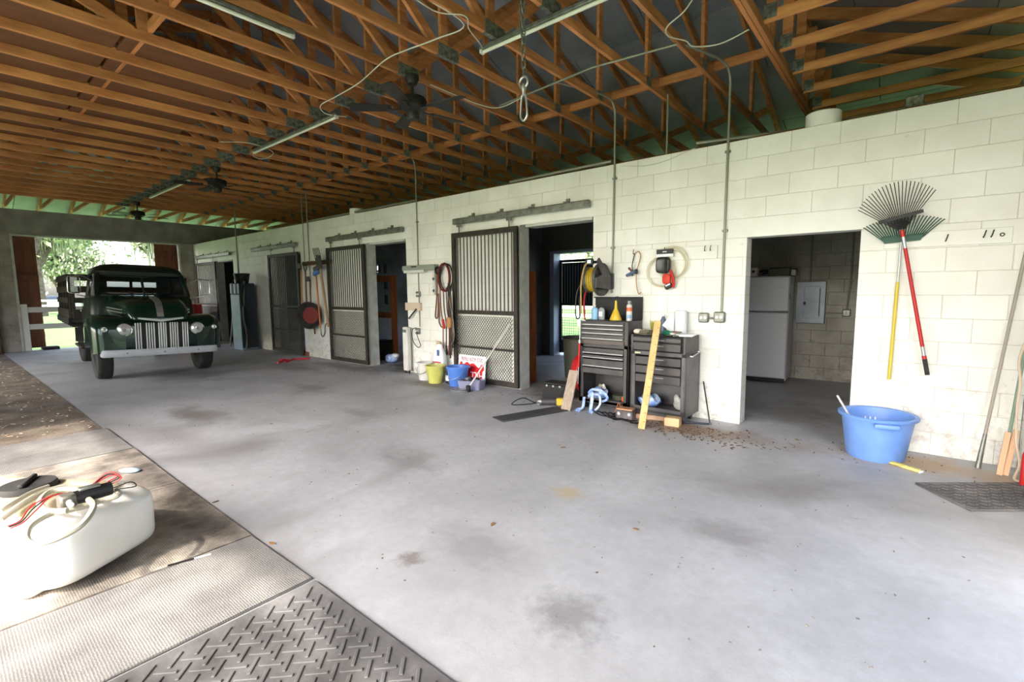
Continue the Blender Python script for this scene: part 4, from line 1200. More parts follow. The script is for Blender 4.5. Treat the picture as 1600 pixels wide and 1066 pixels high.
# ================================================================ LOOSE THINGS
# ---- rubber mats
def mat_material(name, kind):
    m = bpy.data.materials.new(name); m.use_nodes = True
    nt = m.node_tree; N = nt.nodes; L = nt.links; b = N['Principled BSDF']; b.inputs['Roughness'].default_value = .8
    g = N.new('ShaderNodeNewGeometry')
    n1 = N.new('ShaderNodeTexNoise'); n1.inputs['Scale'].default_value = 1.6; n1.inputs['Detail'].default_value = 8; n1.inputs['Roughness'].default_value = .65; L.new(g.outputs['Position'], n1.inputs['Vector'])
    r1 = N.new('ShaderNodeValToRGB'); e = r1.color_ramp.elements
    if kind == 'tread': cols = [(.32,(60,58,58)),(.5,(98,96,96)),(.66,(140,137,136))]
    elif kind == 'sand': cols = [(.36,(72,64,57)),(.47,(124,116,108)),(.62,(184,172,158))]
    else: cols = [(.30,(92,89,87)),(.5,(120,117,115)),(.7,(148,144,140))]
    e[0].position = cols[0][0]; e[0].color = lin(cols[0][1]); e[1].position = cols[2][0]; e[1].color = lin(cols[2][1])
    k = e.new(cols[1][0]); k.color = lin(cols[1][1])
    L.new(n1.outputs['Fac'], r1.inputs['Fac']); L.new(r1.outputs[0], b.inputs['Base Color'])
    v = N.new('ShaderNodeTexVoronoi'); v.inputs['Scale'].default_value = 95 if kind != 'tread' else 40; v.inputs['Randomness'].default_value = .25; L.new(g.outputs['Position'], v.inputs['Vector'])
    bp = N.new('ShaderNodeBump'); bp.inputs['Strength'].default_value = .7 if kind != 'tread' else .2; bp.inputs['Distance'].default_value = .004; L.new(v.outputs['Distance'], bp.inputs['Height']); L.new(bp.outputs[0], b.inputs['Normal'])
    return m
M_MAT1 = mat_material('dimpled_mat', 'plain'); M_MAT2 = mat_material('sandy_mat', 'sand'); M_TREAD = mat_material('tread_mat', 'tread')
def flat_mat(label, x0, x1, m, rz=0, y0=-6.3, y1=-4.445, zt=.014):
    b = MB(); b.box(((x0+x1)/2,(y0+y1)/2,zt/2+.0005),(x1-x0,y1-y0,zt),r=(0,0,rz),ch=.004)
    t = b.obj('rubber_mat', m); return tag(t, label, 'mat')
flat_mat('dimpled grey rubber mat between the white tank and the diamond tread mat', -2.43, -1.72, M_MAT1, R(.5))
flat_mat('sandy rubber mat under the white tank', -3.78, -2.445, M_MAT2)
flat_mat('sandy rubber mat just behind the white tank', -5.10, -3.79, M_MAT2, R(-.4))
flat_mat('plain grey rubber mat at the far end of the row', -6.22, -5.11, M_MAT1)
t = thing('tread_mat', 'black rubber mat with raised diamond tread in the bottom foreground', 'mat', (-.78,-5.36,0))
MB().box((0,0,.007),(1.84,1.84,.014),ch=.004).obj('base', M_TREAD, t)
b = MB(); p_ = .066
for i in range(-22,23):
    for j in range(-22,23):
        x, y = (i-j)*p_*.7071, (i+j)*p_*.7071
        if abs(x) < .87 and abs(y) < .87: b.box((x,y,.0165),(.090,.016,.007),r=(0,0,PI/4 if (i+j) % 2 else -PI/4),ch=.003)
b.obj('tread_bars', M_TREAD, t, kind='stuff', smooth=0)
# the mat by the wall on the right
c0 = Vector((.73,-.915)); e1 = Vector((.617,.486)).normalized(); e2 = Vector((.24,-.39)).normalized()
cc = c0+e1*.48+e2*.23
t = thing('tread_mat', 'small dark ribbed rubber mat lying askew by the right wall', 'mat', (cc.x,cc.y,0), math.atan2(e1.y,e1.x))
MB().box((0,0,.009),(.96,.46,.016),ch=.004).obj('base', M_TREAD, t)
b = MB()
for i in range(22):
    for j in range(9):
        b.box((-.45+i*.043,-.20+j*.05,.018),(.036,.011,.006),r=(0,0,R(35) if (i+j) % 2 else R(-35)),ch=.002)
b.obj('tread_bars', M_TREAD, t, kind='stuff', smooth=0)

# ---- white spray tank
d1 = Vector((-.54,.84,0)); d2 = Vector((-.84,-.54,0))
C0 = Vector((-2.52,-5.31,0))
ctr = C0+d1*.29+d2*.62
t = thing('spray_tank', 'large white plastic spray tank lying on the mats at lower left', 'tank', (ctr.x,ctr.y,.016), math.atan2(-d1.y,-d1.x))
# local x = -d1 (toward the camera right), local y = -d2
M_TANK = mat('tank_plastic', (248,247,242), .32, c2=(240,238,230), scale=3, sss=.25)
b = MB(); b.squad((0,0,.185),(.325,.66,.18),.33,n=64,m=34); b.obj('tank_body', M_TANK, t, smooth=60)
b = MB(); b.squad((-.02,-.02,.335),(.24,.52,.045),.3,n=48,m=14); b.obj('top_panel', mat('tank_plastic_stained', (230,222,200), .4, c2=(196,174,136), scale=5), t, smooth=60)
b = MB(); b.squad((.22,.30,.07),(.11,.20,.07),.3,n=30,m=14); b.squad((-.18,.30,.07),(.11,.20,.07),.3,n=30,m=14); b.obj('foot', M_TANK, t, smooth=60)
lp = on(44,757,2,.42)
inv = Matrix.Rotation(-math.atan2(-d1.y,-d1.x),4,'Z') @ Matrix.Translation(Vector((-ctr.x,-ctr.y,-.016)))
def loc_(p): return inv @ Vector(p)
q = loc_(lp)
cap = MB().lathe([(.125,-.05),(.125,0),(.12,.012),(0,.016)],30,M=Matrix.Translation((q.x,q.y,.40))).obj('cap', M_RUBBER, t)
MB().box((q.x,q.y,.425),(.20,.025,.022),r=(0,0,.6),ch=.006).obj('cap_grip', M_RUBBER, cap)
MB().tube([(q.x+.13*math.cos(a),q.y+.13*math.sin(a),.372) for a in [2*PI*i/24 for i in range(24)]],.009,6,True).obj('cap_ring', M_BLACKP, cap)
ZTp = .40
# pump with wires and hose lying on the tank
pc = on(125,778,2,.45); pr = on(160,768,2,.45); 
ax = (pr-pc).normalized()
tpump = thing('spray_pump', 'small black electric pump with red and black wires on top of the white tank', 'pump', (pc.x,pc.y,.455), math.atan2(ax.y,ax.x))
MB().cyl((-.02,0,0),(.13,0,0),.036,n=18).obj('motor', M_BLACKP, tpump)
MB().box((-.05,0,0),(.07,.075,.065),ch=.01).obj('pump_head', mat('grey_pump', (96,92,84), .5), tpump)
MB().box((.04,0,.038),(.09,.04,.015),ch=.004).obj('label_plate', M_STEEL, tpump)
MB().cyl((-.05,-.03,0),(-.06,-.085,.0),.014).obj('fitting', M_WHITEP, tpump); MB().cyl((-.05,.03,0),(-.06,.08,.0),.014).obj('fitting', M_WHITEP, tpump)
for k, m in ((0,M_RED),(1,M_BLACKP),(2,M_RED)):
    pts = [(.12,.0,.02+.01*k),(.17,-.03+.02*k,.05),(.14,.06,.07-.01*k),(.04,.09,.0),(-.08,.08,.02),(-.16,.02+.04*k,-.01),(-.22,-.03+.02*k,-.035),(-.27,-.06+.02*k,-.035)]
    MB().tube(smooth_pts(pts,5),.0035,5).obj('wire', m, tpump)
MB().tube(smooth_pts([(.12,-.02,0),(.20,-.05,.02),(.24,0,-.03),(.18,.05,-.035)],5),.003,5).obj('wire', M_BLACKP, tpump)
M_HOSE = mat('cloudy_hose', (192,188,170), .4, c2=(170,166,148), scale=6)
hp = [on(0,815,2,.415),on(40,785,2,.42),on(80,765,2,.425),on(130,757,2,.42),on(176,765,2,.42),on(184,774,2,.43),on(160,782,2,.42),on(110,797,2,.42),on(75,798,2,.425),on(62,785,2,.43),on(80,768,2,.435),on(120,765,2,.435),on(138,780,2,.44),on(146,793,2,.43),on(128,820,2,.40),on(90,842,2,.375),on(58,850,2,.37),on(42,843,2,.39),on(48,822,2,.42),on(80,803,2,.43),on(105,798,2,.435)]
tag(MB().tube(smooth_pts(hp,6),.0145,8).obj('hose', M_HOSE), 'cloudy plastic hose coiled on top of the white tank', 'hose')
hp = [on(0,800,2,.42),on(45,772,2,.425),on(75,760,2,.42)]
tag(MB().tube(smooth_pts(hp,5),.012,8).obj('hose', M_HOSE), 'second cloudy hose end running off the tank at the left', 'hose')
# blue paper, thin rod
p = fl_(203,737,.016)
b = MB(); b.squad((0,0,.012),(.09,.05,.012),.9,n=18,m=8); o = b.obj('blue_paper', mat('pale_blue', (170,196,220), .7), loc=(p.x,p.y,.015), rot=(0,0,.5)); tag(o, 'crumpled pale blue paper on the mat behind the tank', 'paper')
p = on(262,884,2,.02); q = on(330,866,2,.02)
t = thing('thin_rod', 'thin dark rod with a pale tip on the mat seam right of the tank', 'rod'); m_ = p.lerp(q,.6)
MB().cyl((p.x,p.y,.02),(m_.x,m_.y,.02),.005,n=8).obj('shaft', M_BLACKP, t); MB().cyl((m_.x,m_.y,.02),(q.x,q.y,.02),.005,n=8).obj('tip', M_WHITEP, t)

# ---- tool chests
def handle_strip(parent, w, x, y, z): MB().box((x,y-.012,z),(w,.022,.014),ch=.003).obj('handle', M_SILVER, parent)
t = thing('tool_chest', 'taller charcoal rolling tool chest with its lid open, left of the pair', 'tool chest', (-2.25,-.215,0))
W_, D_ = .67, .40
b = MB(); b.box((0,.19,.46),(W_,.02,.74)); 
for s in (-1,1): b.box((s*(W_/2-.012),0,.46),(.024,D_,.74),ch=.004); b.box((s*(W_/2-.03),-.19,.46),(.06,.02,.74),ch=.003)
b.box((0,0,.115),(W_,D_,.03)); b.box((0,-.19,.12),(W_,.02,.06)); b.box((0,0,.81),(W_,D_,.04),ch=.004)
b.obj('lower_cabinet', M_CHEST, t)
for z0, z1 in ((.71,.785),(.655,.70),(.55,.645),(.46,.54)):
    d = MB().box((0,-.195,(z0+z1)/2),(W_-.12,.025,z1-z0-.008),ch=.004).obj('drawer', M_CHEST, t)
    if z0 > .5: handle_strip(d, W_-.12, 0, -.205, z0+.012 if z0 != .55 else .56)
b = MB(); b.box((0,.0,.975),(W_-.02,D_-.02,.29),ch=.008); b.obj('upper_box', M_CHEST, t)
for z0, z1 in ((1.06,1.105),(1.01,1.055),(.955,1.005),(.89,.95)):
    d = MB().box((-.01,-.195,(z0+z1)/2),(W_-.10,.025,z1-z0-.006),ch=.004).obj('drawer', M_CHEST, t); handle_strip(d, W_-.11, -.01, -.205, z0+.01)
MB().box((-.01,-.195,.855),(W_-.10,.02,.05),ch=.003).obj('front_panel', mat('brown_grey_enamel', (92,82,76), .5), t)
b = MB(); b.box((0,.185,1.26),(W_-.02,.02,.28),ch=.004); b.box((0,.16,1.395),(W_-.02,.05,.015)); 
lid = b.obj('lid', M_DARK, t); MB().lathe([(.02,0),(.02,.012),(0,.012)],14,M=Matrix.Translation((0,.15,1.395))).obj('lid_lock', M_DARK, lid)
MB().box((.2,-.205,.735),(.09,.004,.014)).obj('badge', M_SILVER, t); MB().box((-.27,-.205,1.115),(.05,.004,.012)).obj('badge', M_SILVER, t)
for sx in (-.27,.27):
    for sy in (-.13,.13):
        c = MB(); c.cyl((sx-.015,sy,.045),(sx+.015,sy,.045),.044,n=16); c.box((sx,sy,.075),(.05,.05,.05)); c.obj('caster', M_BLACKP, t)
t = thing('tool_chest', 'shorter worn charcoal rolling tool chest with short handles, right of the pair', 'tool chest', (-1.55,-.225,0), R(-1))
W_ = .66
b = MB(); b.box((0,.19,.45),(W_,.02,.66))
for s in (-1,1): b.box((s*(W_/2-.012),0,.44),(.024,D_,.70),ch=.004); b.box((s*(W_/2-.03),-.19,.44),(.06,.02,.70),ch=.003)
b.box((0,0,.10),(W_,D_,.03)); b.box((0,-.19,.105),(W_,.02,.09),ch=.003); b.box((0,0,.77),(W_,D_,.05),ch=.006)
b.obj('lower_cabinet', mat('worn_charcoal', (70,70,74), .4, .4, c2=(98,96,96), scale=4), t)
for z0, z1 in ((.635,.735),(.535,.63),(.43,.53)):
    d = MB().box((0,-.195,(z0+z1)/2),(W_-.13,.025,z1-z0-.008),ch=.004).obj('drawer', M_CHEST, t); MB().box((.03,-.217,z1-.03),(.10,.02,.012),ch=.003).obj('handle', M_SILVER, d)
b = MB(); b.box((-.02,.01,.88),(W_-.05,D_-.04,.17),ch=.004); b.obj('upper_box', M_DARK, t)
for s in (-.315,.30): MB().box((s,0.0,.88),(.03,D_-.0,.19),ch=.004).obj('side_panel', M_CHEST, t)
for z0, z1 in ((.90,.955),(.80,.892)):
    d = MB().box((-.02,-.19,(z0+z1)/2),(W_-.10,.03,z1-z0-.006),ch=.004).obj('drawer', M_CHEST, t); MB().box((.03,-.217,z1-.03),(.10,.02,.012),ch=.003).obj('handle', M_SILVER, d)
MB().box((-.24,-.205,.77),(.07,.004,.016)).obj('badge', mat('cream', (214,206,170), .5), t)
b = MB(); b.tube([(W_/2+.005,-.12,.76),(W_/2+.03,-.12,.76),(W_/2+.03,.12,.79),(W_/2+.005,.12,.79)],.007,6); b.obj('side_handle', M_SILVER, t)
for sx in (-.26,.26):
    for sy in (-.13,.13):
        c = MB(); c.cyl((sx-.015,sy,.035),(sx+.015,sy,.035),.034,n=16); c.box((sx,sy,.065),(.05,.05,.05)); c.obj('caster', M_BLACKP, t)
# things on the taller chest
ZC = 1.1205
def onchest(px, y=-.22): 
    p = on(px, 500, 1, y); return (p.x, y, ZC)
t = thing('oil_bottle', 'pale blue oval bottle standing on the taller chest', 'bottle', onchest(929))
b = MB(); b.lathe([(0,0),(.042,0),(.046,.01),(.046,.13),(.036,.145),(.018,.155)],20,sy=.6); b.obj('body', mat('light_blue', (140,190,226), .4), t); MB().cyl((0,0,.155),(0,0,.18),.015).obj('cap', M_WHITEP, t)
t = thing('oil_bottle', 'clear grey bottle standing beside the pale blue one', 'bottle', onchest(940,-.20))
b = MB(); b.lathe([(0,0),(.040,0),(.044,.01),(.044,.12),(.03,.14),(.018,.15)],20,sy=.6); b.obj('body', mat('grey_translucent', (150,156,160), .3), t); MB().cyl((0,0,.15),(0,0,.172),.016).obj('cap', M_BLACKP, t)
MB().box((0,-.029,.07),(.05,.003,.06)).obj('label', M_PAPER, t)
t = thing('funnel', 'yellow plastic funnel standing upside down on the taller chest', 'funnel', onchest(962))
MB().lathe([(.075,0),(.075,.015),(.03,.12),(.017,.14),(.009,.24),(.012,.24),(.02,.14),(.078,.0)],24,sy=.75).obj('cone', mat('funnel_yellow', (222,184,46), .4), t)
t = thing('spray_can', 'white and orange spray can standing on the taller chest', 'spray can', onchest(983,-.25))
MB().lathe([(0,0),(.033,0),(.034,.005),(.034,.18),(.026,.195)],20).obj('body', M_WHITEP, t); MB().lathe([(.0345,.115),(.0345,.16)],20).obj('label_band', mat('orange', (214,110,60), .5), t); MB().lathe([(.026,.195),(.026,.235),(0,.237)],18).obj('cap', M_STEEL, t); MB().lathe([(.0345,.03),(.0345,.07)],20).obj('label_band', mat('pale_blue2', (150,180,216), .5), t)
# hose reel on the wall
p = wl_(933,437,-.22)
t = thing('hose_reel', 'wall mounted grey hose reel wound with yellow hose', 'hose reel', (p.x,p.y,p.z))
t_reel = t
Mx = Matrix.Rotation(PI/2,4,'Y')
M_REEL = mat('reel_grey', (88,86,86), .5, .2, c2=(70,68,68), scale=8)
for s, rr in ((-.10,.165),(.06,.205)):
    MB().lathe([(.05,-.006),(rr-.02,-.006),(rr,-.02),(rr,.02),(rr-.02,.006),(.05,.006)],32,M=Matrix.Translation((s,0,0)) @ Mx).obj('flange', M_REEL, t)
b = MB()
for k in range(5):
    for l in range(2): b.tube([(-.085+k*.03,(.115+l*.026)*math.cos(a),(.115+l*.026)*math.sin(a)) for a in [2*PI*i/28 for i in range(28)]],.0145,6,True)
b.obj('wound_hose', mat('yellow_hose', (196,166,44), .5), t)
b = MB(); b.prism([(-.20,-.10),(.20,-.13),(.22,.02),(.02,.14),(-.13,.26),(-.17,.22),(-.05,.06),(-.20,.02)],.085,.105,'yz'); b.box((.095,.20,-.02),(.06,.03,.20),ch=.004); b.obj('arm', M_REEL, t)
for y,z in ((.02,-.02),(.08,-.02),(.02,.04),(.08,.04)): MB().cyl((.10,y,z),(.115,y,z),.008,n=8).obj('bolt', M_STEEL, t)
b = MB(); b.box((.0,-.14,.21),(.14,.03,.03)); b.box((.0,-.19,.21),(.11,.02,.07),ch=.004); gd = b.obj('hose_guide', M_BLACKP, t)
MB().box((-.0,-.202,.215),(.05,.004,.04)).obj('label_plate', M_PAPER, gd)
b = MB(); b.tube(smooth_pts([(-.02,-.19,.2),(-.06,-.21,.15),(-.08,-.25,-.05),(-.08,-.25,-.3),(-.08,-.25,-.42)],6),.011,7); b.obj('hose_end', mat('tan_hose', (170,140,84), .5), t)
b = MB(); b.tube(smooth_pts([(-.0,.10,.05),(-.11,.05,-.02),(-.19,.02,-.2),(-.18,.0,-.45),(-.16,.02,-.6)],6),.012,7); b.obj('feed_hose', M_RED, t)
# red air lance hanging beside the chest
p = on(907,505,1,-.47); q = on(903,600,1,-.47)
t = thing('air_lance', 'thin red and chrome air lance hanging at the left side of the taller chest', 'lance')
a_ = p.lerp(q,.30); c_ = p.lerp(q,.72)
MB().cyl(p,a_,.008,n=10).obj('tube', M_CHROME, t); MB().cyl(a_,c_,.013,n=10).obj('grip', M_RED, t); MB().cyl(c_,q,.006,n=10).obj('tip', M_CHROME, t); MB().rings([(a_-Vector((0,0,.02)),.017),(a_+Vector((0,0,.02)),.017)],12).obj('collar', M_SILVER, t)
MB().tube(smooth_pts([(.0,-.12,.02),(-.19,-.13,-.10),(-.215,-.16,-.35),(-.20,-.16,-.48),(-.165,-.14,-.46),(-.17,-.12,-.2),(.0,-.10,.0)],6),.009,6).obj('cable_loop', M_BLACKP, t_reel)
# things on the shorter chest
ZS = .976
def onch2(px, y): 
    p = on(px,522,1,y); return (p.x,y,ZS)
t = thing('paper_towel_roll', 'white paper towel roll standing on the shorter chest', 'paper roll', onch2(1063,-.12))
MB().lathe([(.02,0),(.068,0),(.068,.27),(.02,.27),(.02,0)],28).obj('roll', M_PAPER, t)
b = MB(); b.prism([(-.05,0),(-.19,.10),(-.075,.25),(-.055,.20)],-.07,-.066,'xz'); b.obj('loose_sheet', M_PAPER, t, smooth=0)
t = thing('squirt_bottle', 'grey blue bottle behind the wooden yardstick on the shorter chest', 'bottle', onch2(1036,-.10))
MB().lathe([(0,0),(.035,0),(.036,.15),(.02,.18),(.014,.2)],16).obj('body', mat('slate_bottle', (96,106,128), .4), t); MB().lathe([(.016,.2),(.016,.22),(0,.22)],12).obj('cap', M_PAPER, t)
t = thing('sea_shell', 'pale shell shaped lump at the left end of the shorter chest', 'shell', onch2(997,-.33))
b = MB(); b.squad((0,0,.03),(.055,.04,.03),.9,n=20,m=10); b.obj('body', mat('shell', (216,206,190), .6), t)
t = thing('spray_gun', 'green and white spray nozzle lying on the shorter chest', 'nozzle', onch2(1042,-.34), R(-20))
MB().squad((0,0,.03),(.06,.025,.028),.7,n=16,m=8).obj('body', mat('nozzle_green', (24,120,88), .4), t); MB().cyl((.04,0,.025),(.11,0,.02),.014).obj('handle', M_WHITEP, t)
t = thing('brush', 'small brush with yellow green bristles on the shorter chest', 'brush', onch2(1020,-.2))
MB().cyl((0,0,.0),(0,0,.04),.03).obj('base', mat('brush_green', (44,84,54), .6), t)
b = MB()
for k in range(24):
    a = k*2.4; rr = .004+.022*(k/24); b.cyl((rr*math.cos(a),rr*math.sin(a),.04),(rr*2*math.cos(a),rr*2*math.sin(a),.13+.03*((k*7) % 5)/5),.0025,n=4)
b.obj('bristles', mat('bristle', (186,180,84), .7), t, kind='stuff')
for i,(px,y,w,m,lb,h) in enumerate(((1068,-.34,.20,M_PAPER,'white crumpled papers at the right end of the shorter chest',.012),(1050,-.28,.14,mat('brown_card', (150,128,110), .7),'brown papers in the middle of the shorter chest',.02),(1010,-.36,.13,mat('dull_card', (110,104,84), .7),'dull green packet on the left of the shorter chest',.025))):
    t = thing('paper_pile', lb, 'papers', onch2(px,y), R(10+25*i))
    for k in range(3): MB().box((.01*k,.008*k,h*(k+.5)/1.5),(w,.12,h/1.6),r=(0,0,.2*k),ch=.002).obj('sheet', m, t)
for i,(px,y,lb) in enumerate(((1003,-.2,'dark wrench lying across the shorter chest'),(1052,-.38,'dark pliers on the front edge of the shorter chest'))):
    t = thing('hand_tool', lb, 'tool', onch2(px,y), R(15-60*i))
    MB().box((0,0,.01),(.16,.018,.012),ch=.004).obj('handle', M_BLACKP, t); MB().box((.09,0,.01),(.04,.04,.014),ch=.008).obj('jaw', M_STEEL, t)
# inside the chest bases
def rag(name, label, loc, s, m, seed, cat='bag'):
    q = random.Random(seed); b = MB(); b.squad((0,0,s[2]*.98),s,.8,n=22,m=12)
    for v in b.v:
        f = 1+.10*math.sin(v.z*70+seed)+.05*q.uniform(-1,1); v.x *= f; v.y *= 1+.06*q.uniform(-1,1); v.z = max(0, v.z*(1+.22*math.sin(v.x*38+v.y*50+seed)))
    o = b.obj(name, m, loc=loc, smooth=60); return tag(o, label, cat)
rag('blue_bag', 'blue plastic bag on the bottom shelf of the shorter chest', (-1.72,-.24,.117), (.13,.10,.065), M_BLUEBAG, 3)
rag('clear_bag', 'crumpled clear white bag at the right on the bottom shelf of the shorter chest', (-1.36,-.22,.117), (.07,.07,.085), mat('clear_bag', (196,196,190), .4, c2=(160,160,154), scale=14), 5)
rag('blue_cloth', 'bundle of blue and white straps spilling from the taller chest', (-2.36,-.30,.133), (.11,.08,.06), M_BLUEBAG, 8, 'straps')
for i, (pts, wd) in enumerate((([(-2.46,-.40,.20),(-2.36,-.455,.27),(-2.22,-.46,.255),(-2.16,-.455,.18),(-2.24,-.45,.13)],.03),([(-2.44,-.43,.16),(-2.37,-.46,.235),(-2.35,-.50,.12),(-2.34,-.55,.012),(-2.28,-.60,.012)],.038),([(-2.50,-.43,.15),(-2.48,-.50,.03),(-2.53,-.56,.012),(-2.45,-.62,.012)],.034),([(-2.38,-.44,.20),(-2.26,-.48,.21),(-2.24,-.50,.10),(-2.30,-.56,.012)],.026))):
    sp2 = smooth_pts(pts,6); b = MB()
    for a_, c_ in zip(sp2[:-1], sp2[1:]): b.beam(a_,c_,wd,.005,upv=(0.2,-1,.6))
    tag(b.obj('blue_strap', M_BLUEBAG), ('blue strap looped over the shelf of the taller chest','blue strap hanging from the taller chest to the floor','blue strap end lying on the floor at the chest corner','narrow blue strap hanging at the middle of the taller chest')[i], 'strap')
t = thing('clamp_lamp', 'pale metal tool in the back of the taller chest\'s base', 'tool', (-2.42,-.2,.133), R(30))
MB().box((0,0,.08),(.06,.05,.16),r=(0,R(25),0),ch=.01).obj('body', mat('beige_metal', (150,140,124), .5), t); MB().box((.07,0,.1),(.04,.05,.12),r=(0,R(-20),0),ch=.008).obj('guard', M_WHITEP, t)
tag(MB().squad((0,0,.04),(.035,.035,.04),.9,n=18,m=10).obj('orange_reel', mat('orange_line', (220,96,40), .5), loc=(-2.0,-.33,.132)), 'orange ball of cord in the right of the taller chest\'s base', 'cord')
tag(MB().lathe([(.03,0),(.09,.0),(.095,.06),(.03,.06)],22).obj('cable_spool', mat('dull_green2', (72,76,62), .6), loc=(-2.12,-.2,.132)), 'dull green spool in the base of the taller chest', 'spool')
q = random.Random(21)
for i in range(6):
    x0 = -2.33+.07*i; pts = [(x0,-.50-.02*(i % 3),.02),(x0+.06,-.58+.015*i,.035),(x0+.16,-.62+.02*(i % 2),.012),(x0+.26,-.62-.04*(i % 3),.012),(x0+.34+.03*(i % 2),-.58-.05*(i % 2),.012)]
    tag(MB().tube(smooth_pts(pts,6),.008,6).obj('jumper_cable', M_BLACKP), '%s black cable end, from the left, in the tangle before the taller chest' % ORD[i], 'cable', 'black cables on the floor')
for i in range(3):
    pts = [(-2.05+.05*i,-.48,.02),(-2.0+.04*i,-.47,.16-.03*i),(-1.96+.02*i,-.52,.1),(-1.98,-.56,.02)]
    tag(MB().tube(smooth_pts(pts,6),.006,6).obj('wire_loop', mat('copper_wire', (150,92,62), .5)), '%s thin brown wire loop standing before the taller chest' % ('left','middle','right')[i], 'wire')
p = fl_(974,656)
t = thing('battery', 'old battery with a copper coloured top on the floor before the chests', 'battery', (p.x,p.y+.06,0), R(8))
MB().box((0,0,.055),(.20,.13,.11),ch=.008).obj('case', mat('battery_grey', (110,106,108), .5, c2=(70,66,66), scale=12), t); MB().box((0,0,.118),(.19,.12,.02),ch=.006).obj('cover', mat('copper', (206,150,116), .45, .3), t)
for s in (-.06,.06): MB().cyl((s,-.06,.07),(s,-.075,.07),.018).obj('terminal', M_SILVER, t)
p = fl_(988,656); q_ = fl_(1034,661)
tag(MB().beam((p.x,p.y+.10,.03),(q_.x,q_.y+.12,.03),.09,.055,ch=.004).obj('timber_offcut', mat('pinkish_wood', (196,160,132), .7, c2=(170,130,104), scale=6)), 'short length of lumber on the floor under the shorter chest\'s front', 'lumber')
p = fl_(1048,667)
t = thing('wood_block', 'square end grain wood block on the floor before the shorter chest', 'block', (p.x,p.y+.06,0), R(6)); MB().box((0,0,.048),(.16,.11,.095),ch=.004).obj('block', M_TAN, t); MB().box((-.083,0,.048),(.006,.10,.09)).obj('dark_end', M_BROWN, t)
# boards leaning on the chests
t = thing('yardstick_board', 'long yellow wooden batten leaning on the shorter chest', 'board')
MB().beam((-1.548,-.83,.002),(-1.540,-.475,1.145),.075,.014,upv=(0,-1,.3),ch=.002).obj('batten', mat('yellow_pine', (222,188,128), .6, c2=(204,166,104), scale=6), t)
for k in range(12): 
    z = .08+.09*k; MB().box((-1.548+.008*z/1.145+.02,-.839+.355*z/1.145,z),(.025,.003,.004)).obj('tick_mark', M_BROWN, t)
tag(MB().beam((-2.63,-.655,.003),(-2.635,-.452,.478),.135,.02,upv=(0,-1,.4),ch=.002).obj('short_board', M_TANB), 'short grey brown board leaning on the left side of the taller chest', 'board')
t = thing('rubber_strip', 'long flat dark rubber strip on the floor left of the tool chests', 'strip', (-2.855,-1.06,0), math.atan2(.87,.30))
MB().box((0,0,.008),(.95,.25,.012),ch=.004).obj('strip', mat('dark_grey_rubber', (70,70,74), .7, c2=(58,58,60), scale=5), t)
p = fl_(856,636)
t = thing('angle_grinder', 'dark power tool with a yellow end lying left of the tool chests', 'power tool', (p.x,p.y+.08,0), R(35))
MB().cyl((-.13,0,.055),(.06,0,.055),.045,n=18).obj('motor', mat('tool_grey', (66,64,66), .5), t); MB().box((.115,0,.055),(.11,.09,.09),ch=.015).obj('battery_pack', mat('tool_yellow', (232,192,70), .45), t)
MB().rings([((-.13,0,.055),.045),((-.18,0,.055),.03)],16).obj('gear_head', M_STEEL, t); MB().cyl((-.17,0,.055),(-.17,-.06,.03),.02).obj('spindle', M_SILVER, t)
tag(MB().tube(smooth_pts([(p.x-.1,p.y,.06),(p.x-.25,p.y-.05,.012),(p.x-.42,p.y-.22,.012),(p.x-.33,p.y-.1,.09),(p.x-.2,p.y+.02,.02),(p.x-.05,p.y+.2,.02),(p.x+.1,p.y+.35,.3),(p.x+.2,p.y+.5,.32),(p.x+.25,p.y+.45,.05)],6),.007,6).obj('power_cord', M_BLACKP), 'thin dark cord looping from the yellow ended tool', 'cord')
t = thing('tool_case', 'black case on the floor in the doorway beside the tool chest', 'case', (-3.07,-.17,0), R(5)); MB().box((0,0,.11),(.36,.26,.22),ch=.012).obj('body', M_BLACKP, t); MB().box((0,0,.225),(.34,.24,.02),ch=.006).obj('lid', M_RUBBER, t)
for k in range(3): MB().box((-.1+.1*k,-.135,.2),(.03,.014,.03),ch=.004).obj('latch', M_SILVER, t)
t = thing('iron_bar', 'thin dark iron rod leaning on the wall right of the tool chests', 'rod')
MB().cyl((-1.03,-.20,.008),(-1.17,-.03,.44),.008,n=8).obj('shaft', M_BLACKM, t); MB().cyl((-1.03,-.20,.0),(-1.03,-.20,.02),.02,n=10).obj('tip', M_STEEL, t)
tag(MB().cyl((-1.28,-.33,.012),(-1.03,-.23,.012),.012,n=8).obj('dark_bar', mat('blue_black', (40,48,62), .5)), 'short dark bar lying on the floor right of the chest', 'bar')

# ---- wall boards with hooks and hanging things
def hookboard(x0,x1,z0,z1,label,hooks):
    t = thing('hook_board', label, 'board', (0,0,0)); MB().box(((x0+x1)/2,-.012,(z0+z1)/2),(x1-x0,.022,z1-z0),ch=.003).obj('board', M_WHITE, t)
    for x,z in hooks: MB().tube(smooth_pts([(x,-.02,z),(x,-.05,z-.005),(x+.006,-.065,z+.02),(x+.012,-.065,z+.05)],4),.0045,6).obj('hook', M_BLACKM, t)
hookboard(-2.17,-1.07,1.825,1.972,'white board on the wall above the tool chests',[(-2.05,1.93),(-1.66,1.93),(-1.2,1.92),(-1.14,1.92)])
hookboard(.385,1.2,1.842,1.968,'white board with hooks on the wall beside the rakes',[(.51,1.90),(.80,1.885),(1.03,1.90),(1.075,1.90)])
tag(MB().tube([(1.14+.012*math.cos(a),-.027,1.91+.012*math.sin(a)) for a in [2*PI*i/14 for i in range(14)]],.004,6,True).obj('eye_bolt', M_BLACKM), 'small round eye screwed to the right end of the hook board', 'eye')
